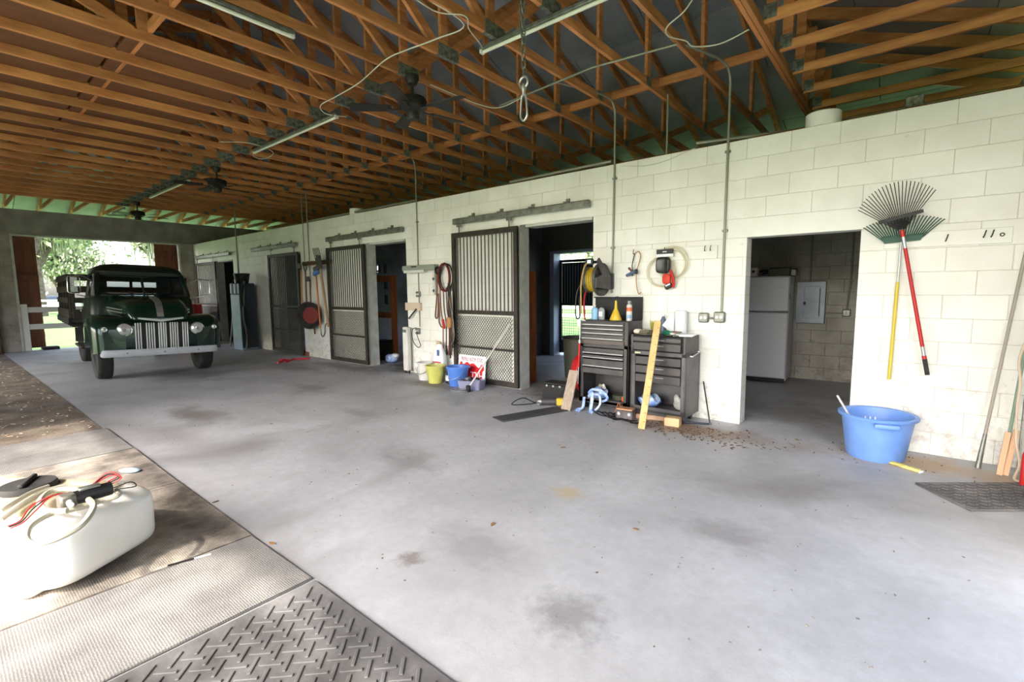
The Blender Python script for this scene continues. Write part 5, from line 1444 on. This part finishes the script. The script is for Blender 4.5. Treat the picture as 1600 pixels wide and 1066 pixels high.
t = thing('spring_clamp', 'blue tipped clamp hanging on a doubled dark cord above the chests', 'clamp', (-2.03,-.05,0))
MB().tube(smooth_pts([(0,0,1.93),(-.03,0,1.80),(-.025,0,1.72),(-.02,-.01,1.66)],6),.006,6).obj('cord', M_BLACKP, t)
MB().tube(smooth_pts([(0,0,1.93),(.05,0,1.95),(.075,0,1.88),(.03,-.005,1.7),(.03,0,1.55),(.06,0,1.44),(.09,0,1.46)],6),.006,6).obj('cord', M_HANDLE, t)
MB().beam((-.10,-.02,1.66),(.03,-.02,1.72),.03,.035,ch=.008).obj('jaw', mat('slate_blue', (66,86,120), .5), t); MB().beam((-.07,-.02,1.76),(-.01,-.02,1.70),.025,.025,ch=.006).obj('jaw', M_BROWN, t); MB().box((.035,-.02,1.71),(.03,.03,.06),ch=.006).obj('slide', M_BLACKP, t)
p = wl_(1041,415,-.04)
b = MB(); q = random.Random(4)
for k in range(5):
    r0 = .155+.008*k; cx, cz = q.uniform(-.01,.01), q.uniform(-.02,.02)
    b.tube([(p.x+cx+r0*math.cos(a)+.07,-.03-.006*k,p.z+.03+cz+r0*math.sin(a)) for a in [2*PI*i/36 for i in range(36)]],.0035,5,True)
for k in range(3):
    r0 = .16+.01*k; b.tube([(p.x+r0*math.cos(a)-.06,-.03-.005*k,p.z-.07+r0*math.sin(a)) for a in [2*PI*i/36 for i in range(36)]],.003,5,True)
tag(b.obj('tubing_coil', mat('straw_tubing', (206,196,160), .4)), 'coils of straw coloured thin tubing hung behind the glove packet', 'tubing')
p = wl_(1039,396,-.07)
t = thing('glove_packet', 'packet of black gloves with a card header hanging on the wall board', 'packet', (p.x,-.075,p.z))
MB().box((0,0,.02),(.20,.006,.055)).obj('card_header', M_BLACKP, t); MB().box((0,0,-.022),(.20,.006,.036)).obj('card_header', M_PAPER, t); MB().box((0,-.005,.018),(.05,.003,.012)).obj('print', M_PAPER, t)
b = MB(); b.squad((-.015,0,-.135),(.085,.03,.095),.5,n=26,m=14)
for v in b.v: v.y += .008*math.sin(v.x*90)
b.obj('gloves', mat('black_gloves', (34,34,36), .3), t)
p = wl_(1044,440,-.07)
t = thing('red_gloves', 'red and black glove hanging below the black packet', 'glove', (p.x,-.07,p.z))
b = MB(); b.squad((-.02,0,.03),(.05,.025,.06),.6,n=20,m=10); b.obj('palm', mat('orange_red', (206,60,36), .6), t); MB().box((.005,0,-.055),(.09,.04,.06),r=(0,R(-25),0),ch=.012).obj('cuff', M_BLACKP, t); MB().box((.005,-.022,-.04),(.06,.004,.016),r=(0,R(-25),0)).obj('print', M_PAPER, t)
MB().tube(smooth_pts([(.02,0,.13),(.05,0,.06),(.065,0,-.02),(.055,0,-.07)],5),.018,7).obj('finger', M_RED, t)
# ---- rakes
t = thing('leaf_rake', 'black steel leaf rake with a red handle hanging on the right wall', 'rake', (0,-.115,0))
rr_ = Vector((.505,0,1.99)); hb = wl_(1449,586,-.115); hb.y = 0
hd = (hb-rr_).normalized()
MB().cyl(rr_,rr_+hd*.06,.017,n=12).obj('socket', M_RED, t); MB().cyl(rr_+hd*.06,rr_+hd*.16,.014,n=12).obj('ferrule', M_SILVER, t)
L_ = (hb-rr_).length
MB().cyl(rr_+hd*.16,rr_+hd*(L_-.25),.0145,n=12).obj('handle', M_RED, t); MB().cyl(rr_+hd*(L_-.25),rr_+hd*(L_-.14),.014,n=12).obj('handle_band', M_SILVER, t); MB().cyl(rr_+hd*(L_-.14),rr_+hd*L_,.017,n=12).obj('grip', M_RUBBER, t); MB().cyl(rr_+hd*(L_-.17),rr_+hd*(L_-.14),.0165,n=12).obj('handle_band', M_RED, t)
tm = mat('tine_black', (38,36,36), .5, .3)
for k in range(24):
    u = k/23; a = R(-55+86*u); d = Vector((math.sin(a),0,math.cos(a)))
    ln = .34+.05*math.sin(PI*u); s = rr_+Vector((.0,0,-.02))+d*.03; e = s+d*ln
    MB().tube([s, s+d*ln*.5+Vector((0,-.01,0)), e, e+Vector((d.x*.02,-.045,d.z*.02-.005))],.0034,5).obj('tine', tm, t)
p0 = wl_(1373,349,-.09); p1 = wl_(1443,330,-.09)
MB().beam((p0.x,-.012,p0.z),(p1.x,-.012,p1.z),.012,.03,upv=(0,0,1)).obj('crossbar', tm, t)
t = thing('leaf_rake', 'green plastic leaf rake with a yellow handle hanging behind the red one', 'rake', (0,-.04,0))
gp = mat('rake_green', (22,74,58), .5); top = Vector((.505,0,1.90)); hb = wl_(1389,593,-.04); hb.y = 0; hd = (hb-top).normalized(); L_ = (hb-top).length
MB().cyl(top,top+hd*.36,.009,n=10).obj('ferrule', M_SILVER, t); MB().cyl(top+hd*.36,hb,.0135,n=12).obj('handle', M_YEL, t)
b = MB(); b.prism([(.385,1.885),(.635,1.90),(.66,1.96),(.36,1.95)],-.012,.002,'xz'); b.obj('head_web', gp, t)
for k in range(24):
    u = k/23; s = Vector((.385+.25*u,-.005,1.90+.015*u)); a = R(-48+92*u); d = Vector((math.sin(a),0,math.cos(a))); e = s+d*.20
    MB().tube(smooth_pts([s, s+d*.1+Vector((0,-.008,0)), e, e+Vector((d.x*.01,-.035,.0))],3),.0045,5).obj('tine', gp, t)
# ---- blue tub
t = thing('muck_tub', 'large round blue plastic tub on the floor by the right doorway', 'tub', (.435,-.345,0), R(20))
MB().lathe([(0,.0),(.20,0),(.213,.012),(.262,.36),(.288,.365),(.293,.385),(.285,.392),(.257,.385),(.252,.36),(.20,.02),(0,.02)],48).obj('body', M_BLUEB, t)
for a in (R(-95),R(95)):
    b = MB(); tmp = MB(); tmp.squad((.297,0,.345),(.03,.09,.02),.4,n=20,m=8); b.add(tmp.v,tmp.f,Matrix.Rotation(a,4,'Z')); b.obj('handle', M_BLUEB, t)
MB().lathe([(0,.022),(.214,.10),(.0,.101)],30).obj('dried_residue', mat('pale_residue', (206,206,200), .8), t)
for k in range(3):
    b = MB(); tmp = MB(); tmp.beam((.244,.0,.30),(.218,.0,.13),.012,.004,upv=(1,0,0)); b.add(tmp.v,tmp.f,Matrix.Rotation(R(75+9*k),4,'Z')); b.obj('paint_drip', M_PAPER, t)
p = on(1308,618,1,-.42); 
tag(MB().cyl((p.x,p.y,p.z),(.36,-.30,.10),.009,n=8).obj('stir_stick', M_WHITEP), 'white stick standing in the blue tub', 'stick')
t = thing('seed_packet', 'yellow paper stick lying on the floor before the blue tub', 'packet', (.638,-.56,0), math.atan2(-.133,.228))
MB().box((0,0,.016),(.25,.045,.028),ch=.01).obj('wrapper', mat('yellow_print', (226,214,140), .6, c2=(176,160,70), scale=30), t)
for s in (-1,1): MB().box((s*.128,0,.013),(.012,.05,.018),ch=.004).obj('end_fold', M_PAPER, t)
# ---- poles at the right edge
t = thing('digging_bar', 'long grey pole with a thick steel foot leaning on the wall at the right edge', 'pole')
a_ = Vector((1.11,-.205,.006)); c_ = Vector((1.285,-.02,1.80)); m_ = a_.lerp(c_,.16)
MB().rings([(a_,.020),(m_,.013)],12).obj('foot', M_STEEL, t); MB().cyl(m_,c_,.0115,n=10).obj('shaft', mat('grey_wood_pole', (164,156,146), .6), t)
for i,(x,y,xt,yt,zt,lb) in enumerate(((1.225,-.30,1.262,-.22,.34,'left short pinkish board at the foot of the green pole'),(1.262,-.28,1.31,-.19,.36,'right short pinkish board at the foot of the green pole'))):
    tag(MB().beam((x,y,.003),(xt,yt,zt),.036,.016,upv=(0,-1,.3),ch=.002).obj('short_board', mat('pinkish_pine', (216,176,140), .7)), lb, 'board')
tag(MB().cyl((1.25,-.24,.005),(1.345,-.035,1.25),.012,n=10).obj('green_pole', mat('pale_green_pole', (126,148,128), .5)), 'pale green pole leaning in the right corner', 'pole')
tag(MB().tube(smooth_pts([(1.345,-.12,1.45),(1.325,-.16,1.15),(1.285,-.2,.92),(1.30,-.22,.75),(1.292,-.26,.55),(1.30,-.3,.3),(1.325,-.33,.12),(1.30,-.38,.02),(1.33,-.42,.012)],6),.009,7).obj('extension_cord', mat('tan_cord', (206,186,160), .5)), 'pale cord hanging in waves at the right edge', 'cord')
t = thing('red_can', 'red can on the floor in the right corner', 'can', (1.33,-.50,0)); MB().lathe([(0,0),(.018,0),(.02,.01),(.02,.24),(.012,.27),(0,.27)],16).obj('body', M_RED, t); MB().cyl((0,0,.27),(0,0,.30),.008).obj('cap', M_BLACKP, t)

# ---- left group: buckets, sign, trimmer
def bucket(name, label, x, y, rb, rt, h, m, rz=0, lip=False, wire=True, label_band=None):
    t = thing(name, label, 'bucket', (x,y,0), rz)
    b = MB(); b.lathe([(0,0),(rb,0),(rb+.004,.01),(rt,h-.02),(rt+.012,h-.018),(rt+.012,h),(rt-.004,h),(rt-.01,h-.02),(rb-.004,.012),(0,.012)],30)
    if lip:
        for v in b.v:
            if v.z > h-.1 and v.x > 0 and math.hypot(v.x,v.y) > rt*.7: v.x *= 1+.28*max(0,v.x/rt)**4*(v.z-h+.1)/.1
    b.obj('body', m, t)
    if wire:
        pts = [( (rt+.014)*math.cos(a), -.02-.10*math.sin(a)*1.2, h-.03-.16*math.sin(a)) for a in [PI*i/14 for i in range(15)]]
        MB().tube([(x_, -abs(rt+.01)*math.sin(PI*i/14) , z_) for i,(x_,y_,z_) in enumerate(pts)],.004,5).obj('wire_handle', M_STEEL, t)
    if label_band: MB().lathe([(rb+(rt-rb)*.25+.004,h*.25),(rb+(rt-rb)*.7+.004,h*.7)],30).obj('label_band', label_band, t)
    return t
bucket('bucket','white plastic bucket at the left of the bucket row',-5.68,-.30,.115,.14,.30,M_WHITEP)
bucket('bucket','pale yellow bucket in front of the white bag',-5.33,-.40,.11,.155,.29,M_YELP,lip=True,wire=False)
bucket('paint_can','small black and white can between the yellow and blue buckets',-5.095,-.30,.062,.066,.20,M_BLACKP,label_band=M_PAPER)
bucket('bucket','blue bucket with a pouring lip before the white and red sign',-4.88,-.335,.125,.165,.31,mat('mid_blue_plastic', (78,124,206), .42),rz=R(10),lip=True)
t = thing('feed_bag', 'white bag with blue print standing behind the yellow bucket', 'bag', (-5.50,-.14,0))
rs = []
for (z,w,d) in ((.0,.13,.06),(.05,.14,.075),(.3,.135,.07),(.45,.12,.06),(.54,.07,.035),(.60,.06,.02)): rs.append([(x,y,z) for x,y in rrect(-w,w,-d,d,d*.8,4)])
MB().loft(rs).obj('body', M_PAPER, t); MB().box((.03,-.068,.46),(.05,.01,.10),ch=.002).obj('print', mat('print_blue', (70,96,150), .6), t); MB().box((0,-.074,.30),(.2,.006,.02)).obj('print', M_RED, t)
b = MB(); b.prism([(-.07,.58),(.05,.58),(.02,.64),(-.05,.65)],-.02,.02,'xz'); b.obj('rolled_top', mat('kraft', (186,164,132), .7), t)
# sign, upside down
t = thing('yard_sign', 'upside down white sign with red lettering leaning on the nearest stall door', 'sign', (-4.76,-.155,.004), rot=(R(-5),0,0))
SW, SH = .60, .46
MB().box((0,0,SH/2),(SW,.008,SH)).obj('sheet', M_PAPER, t, smooth=0)
def text_mesh(s, size, m, parent, x, z, y=-.006, rotz=PI):
    cu = bpy.data.curves.new('lettering','FONT'); cu.body = s; cu.size = size; cu.align_x = 'CENTER'; cu.extrude = .0008
    tmp = bpy.data.objects.new('lettering', cu); COL.objects.link(tmp); bpy.context.view_layer.update()
    me = bpy.data.meshes.new_from_object(tmp.evaluated_get(bpy.context.evaluated_depsgraph_get()))
    bpy.data.objects.remove(tmp); me.materials.clear(); me.materials.append(m); me.name = 'lettering'
    o = link('lettering', me, parent, (x,y,z), (PI/2, rotz, 0)); return o
M_SRED = mat('sign_red', (206,26,34), .5)
text_mesh('352-629-7606', .086, mat('sign_maroon', (150,50,74), .5), t, 0, SH-.035)
b = MB(); pts = []
up_ = [(-.27,.30),(-.25,.345),(-.22,.35),(-.20,.31),(-.16,.315),(-.12,.345),(-.08,.345),(-.04,.315),(0,.335),(.05,.335),(.10,.305),(.15,.27),(.19,.29),(.20,.325),(.235,.335),(.265,.30),(.275,.25),(.24,.215)]
lo_ = [(.24,.05),(-.24,.05),(-.24,.215),(-.22,.235),(-.26,.26)]
b.prism(up_+lo_,-.0065,-.004,'xz'); b.obj('red_shape', M_SRED, t, smooth=0)
text_mesh('HILL RO', .15, M_PAPER, t, .0, .20, y=-.0085)
t = thing('parts_tray', 'grey plastic tray of odds and ends on the floor before the sign', 'tray', (-4.50,-.40,0), R(18))
b = MB(); w,d,h = .19,.13,.14
rs = [[(x,y,0) for x,y in rrect(-w+.02,w-.02,-d+.02,d-.02,.03,3)],[(x,y,h) for x,y in rrect(-w,w,-d,d,.03,3)],[(x,y,h) for x,y in rrect(-w+.01,w-.01,-d+.01,d-.01,.025,3)],[(x,y,.012) for x,y in rrect(-w+.03,w-.03,-d+.03,d-.03,.025,3)]]
b.loft(rs); b.obj('body', mat('lavender_grey', (136,138,166), .5), t)
q = random.Random(2)
for k in range(7): MB().box((q.uniform(-.13,.13),q.uniform(-.08,.08),q.uniform(.1,.15)),(q.uniform(.04,.1),.03,.03),r=(q.random(),q.random(),q.random()*3),ch=.005).obj('odd_piece', (M_BROWN,M_STEEL,M_BLACKP,M_GREENM)[k % 4], t)
t = thing('wand', 'long white wand leaning on the stall door mesh', 'wand'); p = Vector((-4.40,-.60,.03)); q_ = wl_(797,506,-.105)
MB().cyl(p,q_,.011,n=10).obj('tube', M_WHITEP, t); MB().box(p+Vector((.02,0,.02)),(.07,.06,.10),ch=.015).obj('head', M_DARK, t)
p = fl_(719,611); b = MB(); b.tube([(p.x+.15*math.cos(a),p.y+.11*math.sin(a),.014) for a in [2*PI*i/28 for i in range(28)]],.012,7,True); b.tube([(p.x+.11*math.cos(a),p.y+.08*math.sin(a),.03) for a in [2*PI*i/28 for i in range(28)]],.008,7,True)
tag(b.obj('cable_ring', M_SILVER), 'flat silvery ring of cable on the floor below the blue bucket', 'cable')
# things on the pier left of the nearest stall door
t = thing('wall_shelf', 'narrow grey metal shelf box on the wall above the buckets', 'shelf', (-6.05,0,1.86)); MB().box((0,-.06,.04),(.86,.11,.09),ch=.006).obj('box', mat('sage_metal', (140,146,134), .5), t); MB().box((-.12,-.10,-.02),(.55,.03,.05),ch=.004).obj('strip', M_WHITEP, t); MB().box((-.1,-.117,.06),(.14,.006,.02)).obj('slot', M_DARK, t)
t = thing('spirit_level', 'white spirit level hanging upright on the wall below the shelf', 'level', (-5.70,-.05,1.43)); MB().box((0,0,.20),(.055,.03,.40),ch=.004).obj('body', M_WHITEP, t)
for z in (.07,.27): MB().lathe([(.026,0),(.026,.006),(.014,.006)],16,M=Matrix.Translation((0,-.015,z)) @ Matrix.Rotation(PI/2,4,'X')).obj('vial_window', mat('vial_blue', (60,84,104), .3), t)
t = thing('strap', 'dark leather strap hanging in a loop beside the level', 'strap', (-5.62,-.05,0)); MB().tube(smooth_pts([(0,0,1.85),(-.01,0,1.5),(-.05,0,1.2),(-.07,0,1.06),(-.03,0,1.03),(.0,0,1.1),(.02,0,1.45)],6),.012,6).obj('loop', M_BROWN, t); MB().tube(smooth_pts([(.02,0,1.4),(.03,0,1.1),(.02,0,.98),(.06,0,.90),(.09,0,.88)],6),.011,6).obj('tail', M_BROWN, t); MB().squad((.04,-.02,1.84),(.06,.04,.07),.8,n=16,m=8).obj('knot', M_BLACKP, t)
t = thing('jumper_cables', 'coil of red jumper cables with clamps hanging on the wall', 'cables', (-5.40,-.06,0)); q = random.Random(6)
for k in range(6):
    cx = q.uniform(-.03,.03); rx = .13+.02*q.random(); rz_ = .21+.03*q.random()
    MB().tube([(cx+rx*math.cos(a),-.012*k,1.72+rz_*math.sin(a)) for a in [2*PI*i/28 for i in range(28)]],.010,6,True).obj('loop', M_REDH if k % 3 else M_BLACKM, t)
for k,x in enumerate((-.10,-.02,.05)): 
    MB().tube(smooth_pts([(x-.02,-.02,1.55),(x-.01,-.02,1.2),(x+.03,-.02,.95),(x+.02,-.02,.55)],6),.009,6).obj('lead', M_REDH if k != 1 else M_BLACKM, t)
    MB().beam((x+.02,-.02,.58),(x+.03,-.02,.42),.03,.03,ch=.008).obj('clamp', (M_RED,M_BLACKP,M_REDH)[k], t)
MB().beam((-.06,-.03,1.02),(-.03,-.03,.86),.03,.05,ch=.008).obj('clamp', M_RED, t)
t = thing('lead_ropes', 'bundle of dark halters and ropes hanging beside the stall door', 'ropes', (-5.20,-.14,0))
for k in range(6): MB().tube(smooth_pts([(-.05+.02*k,-.01*k,1.62-.1*(k % 3)),(-.06+.025*k,-.01*k,1.2),(-.03+.02*k,-.01*k,.8),(-.04+.03*k,-.01*k,.38+.06*k)],5),.013,6).obj('rope', (M_BLACKP,mat('dark_green_rope', (40,52,44), .8),M_BROWN)[k % 3], t)
MB().squad((.02,-.07,.98),(.05,.03,.09),.6,n=16,m=8).obj('buckle_pad', M_HANDLE, t)
MB().tube(smooth_pts([(.02,-.07,1.4),(.1,-.07,1.1),(.13,-.07,.75),(.06,-.07,.62)],5),.008,6).obj('thin_cord', M_STEEL, t)
t = thing('timber_block', 'pinkish white wooden block fixed on the wall below the shelf', 'block', (-6.3,0,1.16)); MB().box((0,-.025,.06),(.42,.05,.14),ch=.004).obj('block', mat('faded_pink', (206,186,166), .7), t); MB().beam((.12,-.06,.02),(-.10,-.06,-.16),.02,.03,ch=.006).obj('lever', M_BLACKM, t)
outlet((-6.16,0,1.44), 'round outlet box at mid height above the wooden block', M_STEEL, .05)
o = outlet((-6.20,0,.78), 'power outlet with a plugged in cord above the white bucket', M_STEEL, .055)
MB().tube(smooth_pts([(.02,-.06,.0),(.06,-.09,-.08),(.12,-.07,-.25),(.02,-.07,-.28),(-.1,-.07,-.15),(-.12,-.05,.02),(-.02,-.05,.06)],6),.007,6).obj('cord', M_BLACKP, o)
# ---- garden tools between the doors
t = thing('tool_rack', 'dark tool rack rail on the wall between two stall doors', 'rack', (-9.6,0,2.14)); MB().box((0,-.02,0),(1.25,.04,.09),ch=.004).obj('rail', M_BROWN, t)
for k in range(7): MB().tube([(-.54+.18*k,-.04,.0),(-.54+.18*k,-.13,-.01),(-.54+.18*k,-.14,.04)],.007,6).obj('hook', M_BLACKM, t)
def long_tool(name, label, x, xt, z0, z1, head, m=M_HANDLE):
    t = thing(name, label, 'tool', (0,-.20 if head == 'shovel' else -.15,0)); MB().cyl((x,0,z0),(xt,0,z1),.018,n=10).obj('handle', m, t)
    p = Vector((xt,0,z1))
    if head == 'fork':
        MB().beam(p,p+Vector((-.02,0,.10)),.04,.03).obj('socket', M_BLACKM, t)
        for k in range(5): MB().tube(smooth_pts([p+Vector((-.02,0,.08)),p+Vector((-.12+.055*k,-.02,.16)),p+Vector((-.22+.055*k,-.02,.42))],4),.008,5).obj('tine', M_BLACKM, t)
    elif head == 'shovel':
        b = MB(); b.prism([(-.03,.0),(-.11,.08),(-.10,.27),(0,.34),(.10,.27),(.11,.08),(.03,0)],-.008,.008,'xz'); o = b.obj('blade', M_BLACKM, t); o.location = p; o.rotation_euler = (0,R(-24),0)
    elif head == 'broom':
        MB().box(p+Vector((0,0,.05)),(.22,.07,.09),r=(0,R(-15),0),ch=.02).obj('broom_head', mat('broom_blue', (60,120,190), .5), t)
        MB().box(p+Vector((.03,0,.14)),(.22,.05,.12),r=(0,R(-15),0),ch=.01).obj('bristles', M_BLACKP, t)
    elif head == 'hoe':
        MB().tube(smooth_pts([p,p+Vector((0,0,.08)),p+Vector((.05,-.05,.12))],4),.012,6).obj('neck', M_BLACKM, t); MB().box(p+Vector((.06,-.08,.08)),(.16,.012,.11)).obj('blade', M_BLACKM, t)
    elif head == 'loop': MB().tube([(xt+.06*math.cos(a),0,z1+.07+.08*math.sin(a)) for a in [2*PI*i/16 for i in range(16)]],.012,6,True).obj('d_grip', M_BLACKM, t)
    return t
long_tool('pitchfork','pitchfork with upturned black tines hanging at the right of the tools',-9.03,-9.25,.75,2.02,'fork')
long_tool('shovel','dark bladed shovel hanging blade up beside the pitchfork',-8.90+.0,-9.12,.75,1.98,'shovel',mat('grey_handle', (140,124,104), .6))
long_tool('push_broom','blue headed broom with an orange handle hanging among the tools',-9.35,-9.42,.72,1.86,'broom',mat('orange_handle', (190,110,56), .5))
long_tool('garden_hoe','hoe with a pale handle hanging at the left of the tools',-10.12,-10.06,1.15,2.0,'hoe')
long_tool('spade','wooden handled spade hanging grip up left of the conduit',-9.9,-9.88,1.2,1.98,'loop',M_BROWN)
long_tool('edger','short brown handled tool hanging behind the black pan',-9.72,-9.70,1.0,1.7,'hoe',M_BROWN)
p = wl_(482,493,-.22)
t = thing('feed_pan', 'round black rubber pan with a red bottom hanging on the wall', 'pan', (p.x,-.17,p.z), rot=(PI/2,0,R(30)))
MB().lathe([(0,-.02),(.20,-.02),(.285,.06),(.305,.06),(.305,.075),(.275,.075),(.19,0),(0,0)],36).obj('bowl', M_RUBBER, t); MB().lathe([(.185,.003),(.0,.006)],30).obj('bottom', mat('dull_red', (122,40,38), .6), t)
t = thing('shears', 'rusty hand shears hanging low on the wall below the black pan', 'shears', (-9.85,-.03,.62)); MB().beam((0,0,.12),(.02,0,-.08),.02,.03).obj('blade', M_BROWN, t); MB().tube(smooth_pts([(0,0,.1),(-.02,0,.2),(.01,0,.26),(.03,0,.2)],4),.01,6).obj('grip', M_RED, t)
tag(MB().tube(smooth_pts([(-9.6,-.03,.9),(-9.58,-.03,.62),(-9.5,-.03,.5),(-9.4,-.03,.58),(-9.36,-.03,.75),(-9.25,-.03,.84)],6),.012,6).obj('rope', M_STEEL), 'grey rope end hanging in a curve low on the wall by the tools', 'rope')
q = random.Random(12)
pts = [fl_(x,y,.016) for x,y in ((434,567),(442,564),(438,562),(450,563),(446,566),(458,562),(466,561),(474,561),(484,560))]
tag(MB().tube(smooth_pts(pts,6),.022,6).obj('red_rope', mat('red_rope', (206,52,70), .7)), 'red rope lying on the floor before the brick', 'rope')
p = fl_(475,556)
t = thing('brick', 'single brown brick on the floor at the corner of the closed stall door', 'brick', (p.x,p.y+.10,0), R(3)); MB().box((0,0,.05),(.36,.16,.10),ch=.008).obj('body', mat('brick_brown', (128,86,68), .8, c2=(104,68,54), scale=10), t); MB().box((0,0,.101),(.2,.07,.004)).obj('frog', M_BROWN, t)
# ---- tall blue cabinet with hoses
t = thing('fuel_pump_cabinet', 'tall pale blue metal cabinet with hoses by the far wall', 'cabinet', (-12.98,-.28,0), R(-2))
M_PB = mat('pale_blue_enamel', (128,150,166), .45, .1, c2=(112,134,150), scale=4)
MB().box((0,.0,.88),(.64,.37,1.72),ch=.02).obj('body', mat('dark_cabinet_body', (40,52,66), .45), t); MB().box((0,-.19,.74),(.62,.02,1.40),ch=.008).obj('front_panel', M_PB, t); MB().box((0,-.192,1.60),(.62,.02,.26),ch=.008).obj('head_panel', M_PB, t)  # body colour darker than the front panels
for s in (-.13,.13): MB().box((s,-.205,1.60),(.12,.012,.30 if s < 0 else .30),ch=.02).obj('window', M_DARK, t)
MB().box((0,0,.03),(.66,.40,.06),ch=.008).obj('plinth', M_PB, t)
for k in range(2): MB().tube(smooth_pts([(.28-.1*k,-.05,1.78),(.38,-.1,1.7),(.40,-.13-.05*k,1.3),(.36,-.16+.1*k,.9),(.38,-.1,.4),(.35,-.12+.06*k,.05)],6),.025,7).obj('hose', M_RUBBER if k else mat('grey_hose', (110,112,110), .6), t)
MB().box((-.33,-.1,1.62),(.06,.1,.1),ch=.01).obj('nozzle_hook', M_BLACKP, t)
bk = bucket('bucket','black bucket standing on top of the tall blue cabinet',-12.98,-.28,.15,.19,.25,M_BLACKP); bk.location.z = 1.745
for i,(x0,x1,lb) in enumerate(((-13.9,-14.1,'thin dark pole leaning in the far doorway'),(-13.62,-13.8,'dark string trimmer leaning beside the blue cabinet'))):
    t = thing('leaning_pole', lb, 'pole'); MB().cyl((x0,-.34,.01),(x1,-.05,1.55),.016,n=8).obj('shaft', M_BLACKM if i else M_STEEL, t); MB().squad((x1,-.09,1.5),(.08,.06,.07),.7,n=14,m=8).obj('head', M_BLACKP, t)
# ---- red tool cabinet behind the truck
t = thing('red_tool_cabinet', 'red tool cabinet standing behind the truck\'s mirror', 'tool chest', (-16.1,-.62,0)); MB().box((0,0,.62),(1.0,.42,1.08),ch=.012).obj('body', M_RED, t)
for k in range(6): d = MB().box((-.0,-.215,.24+.16*k),(.94,.02,.145),ch=.004).obj('drawer', M_RED, t); MB().box((0,-.23,.295+.16*k),(.94,.015,.018)).obj('handle', M_SILVER, d)
for sx in (-.42,.42):
    for sy in (-.15,.15): MB().cyl((sx-.015,sy,.042),(sx+.015,sy,.042),.04,n=14).obj('caster', M_BLACKP, t)
# ---- dry leaves and litter on the concrete
spots = [((993,828),'dry leaf alone in the middle of the right foreground concrete'),((337,785),'dry leaf beside the mat edge behind the white tank'),((425,850),'dry leaf on the mat edge right of the thin rod'),((770,820),'dry leaf in the middle of the foreground concrete'),((424,663),'dry leaf on the damp patch left of the aisle'),((620,640),'dry leaf below the bucket row'),((880,700),'dry leaf before the leaning grey brown board'),((1245,688),'small ring of dry stalk on the floor left of the blue tub'),((500,598),'dry leaf before the red rope')]
for i,((px,py),lb) in enumerate(spots):
    p = fl_(px,py); s = .016+.008*((i*5) % 4)/4
    b = MB(); b.prism([(-s*1.3,0),(-s*.4,s*.5),(s*.5,s*.45),(s*1.4,0),(s*.5,-s*.5),(-s*.4,-s*.45)],.002,.006,'xy')
    o = b.obj('dry_leaf', M_LEAF, loc=(p.x,p.y,.001), rot=(0,0,i*1.7), smooth=0)
    tag(o, lb.replace('small ring of dry stalk','dry leaf'), 'leaf', 'dry leaves on the concrete')
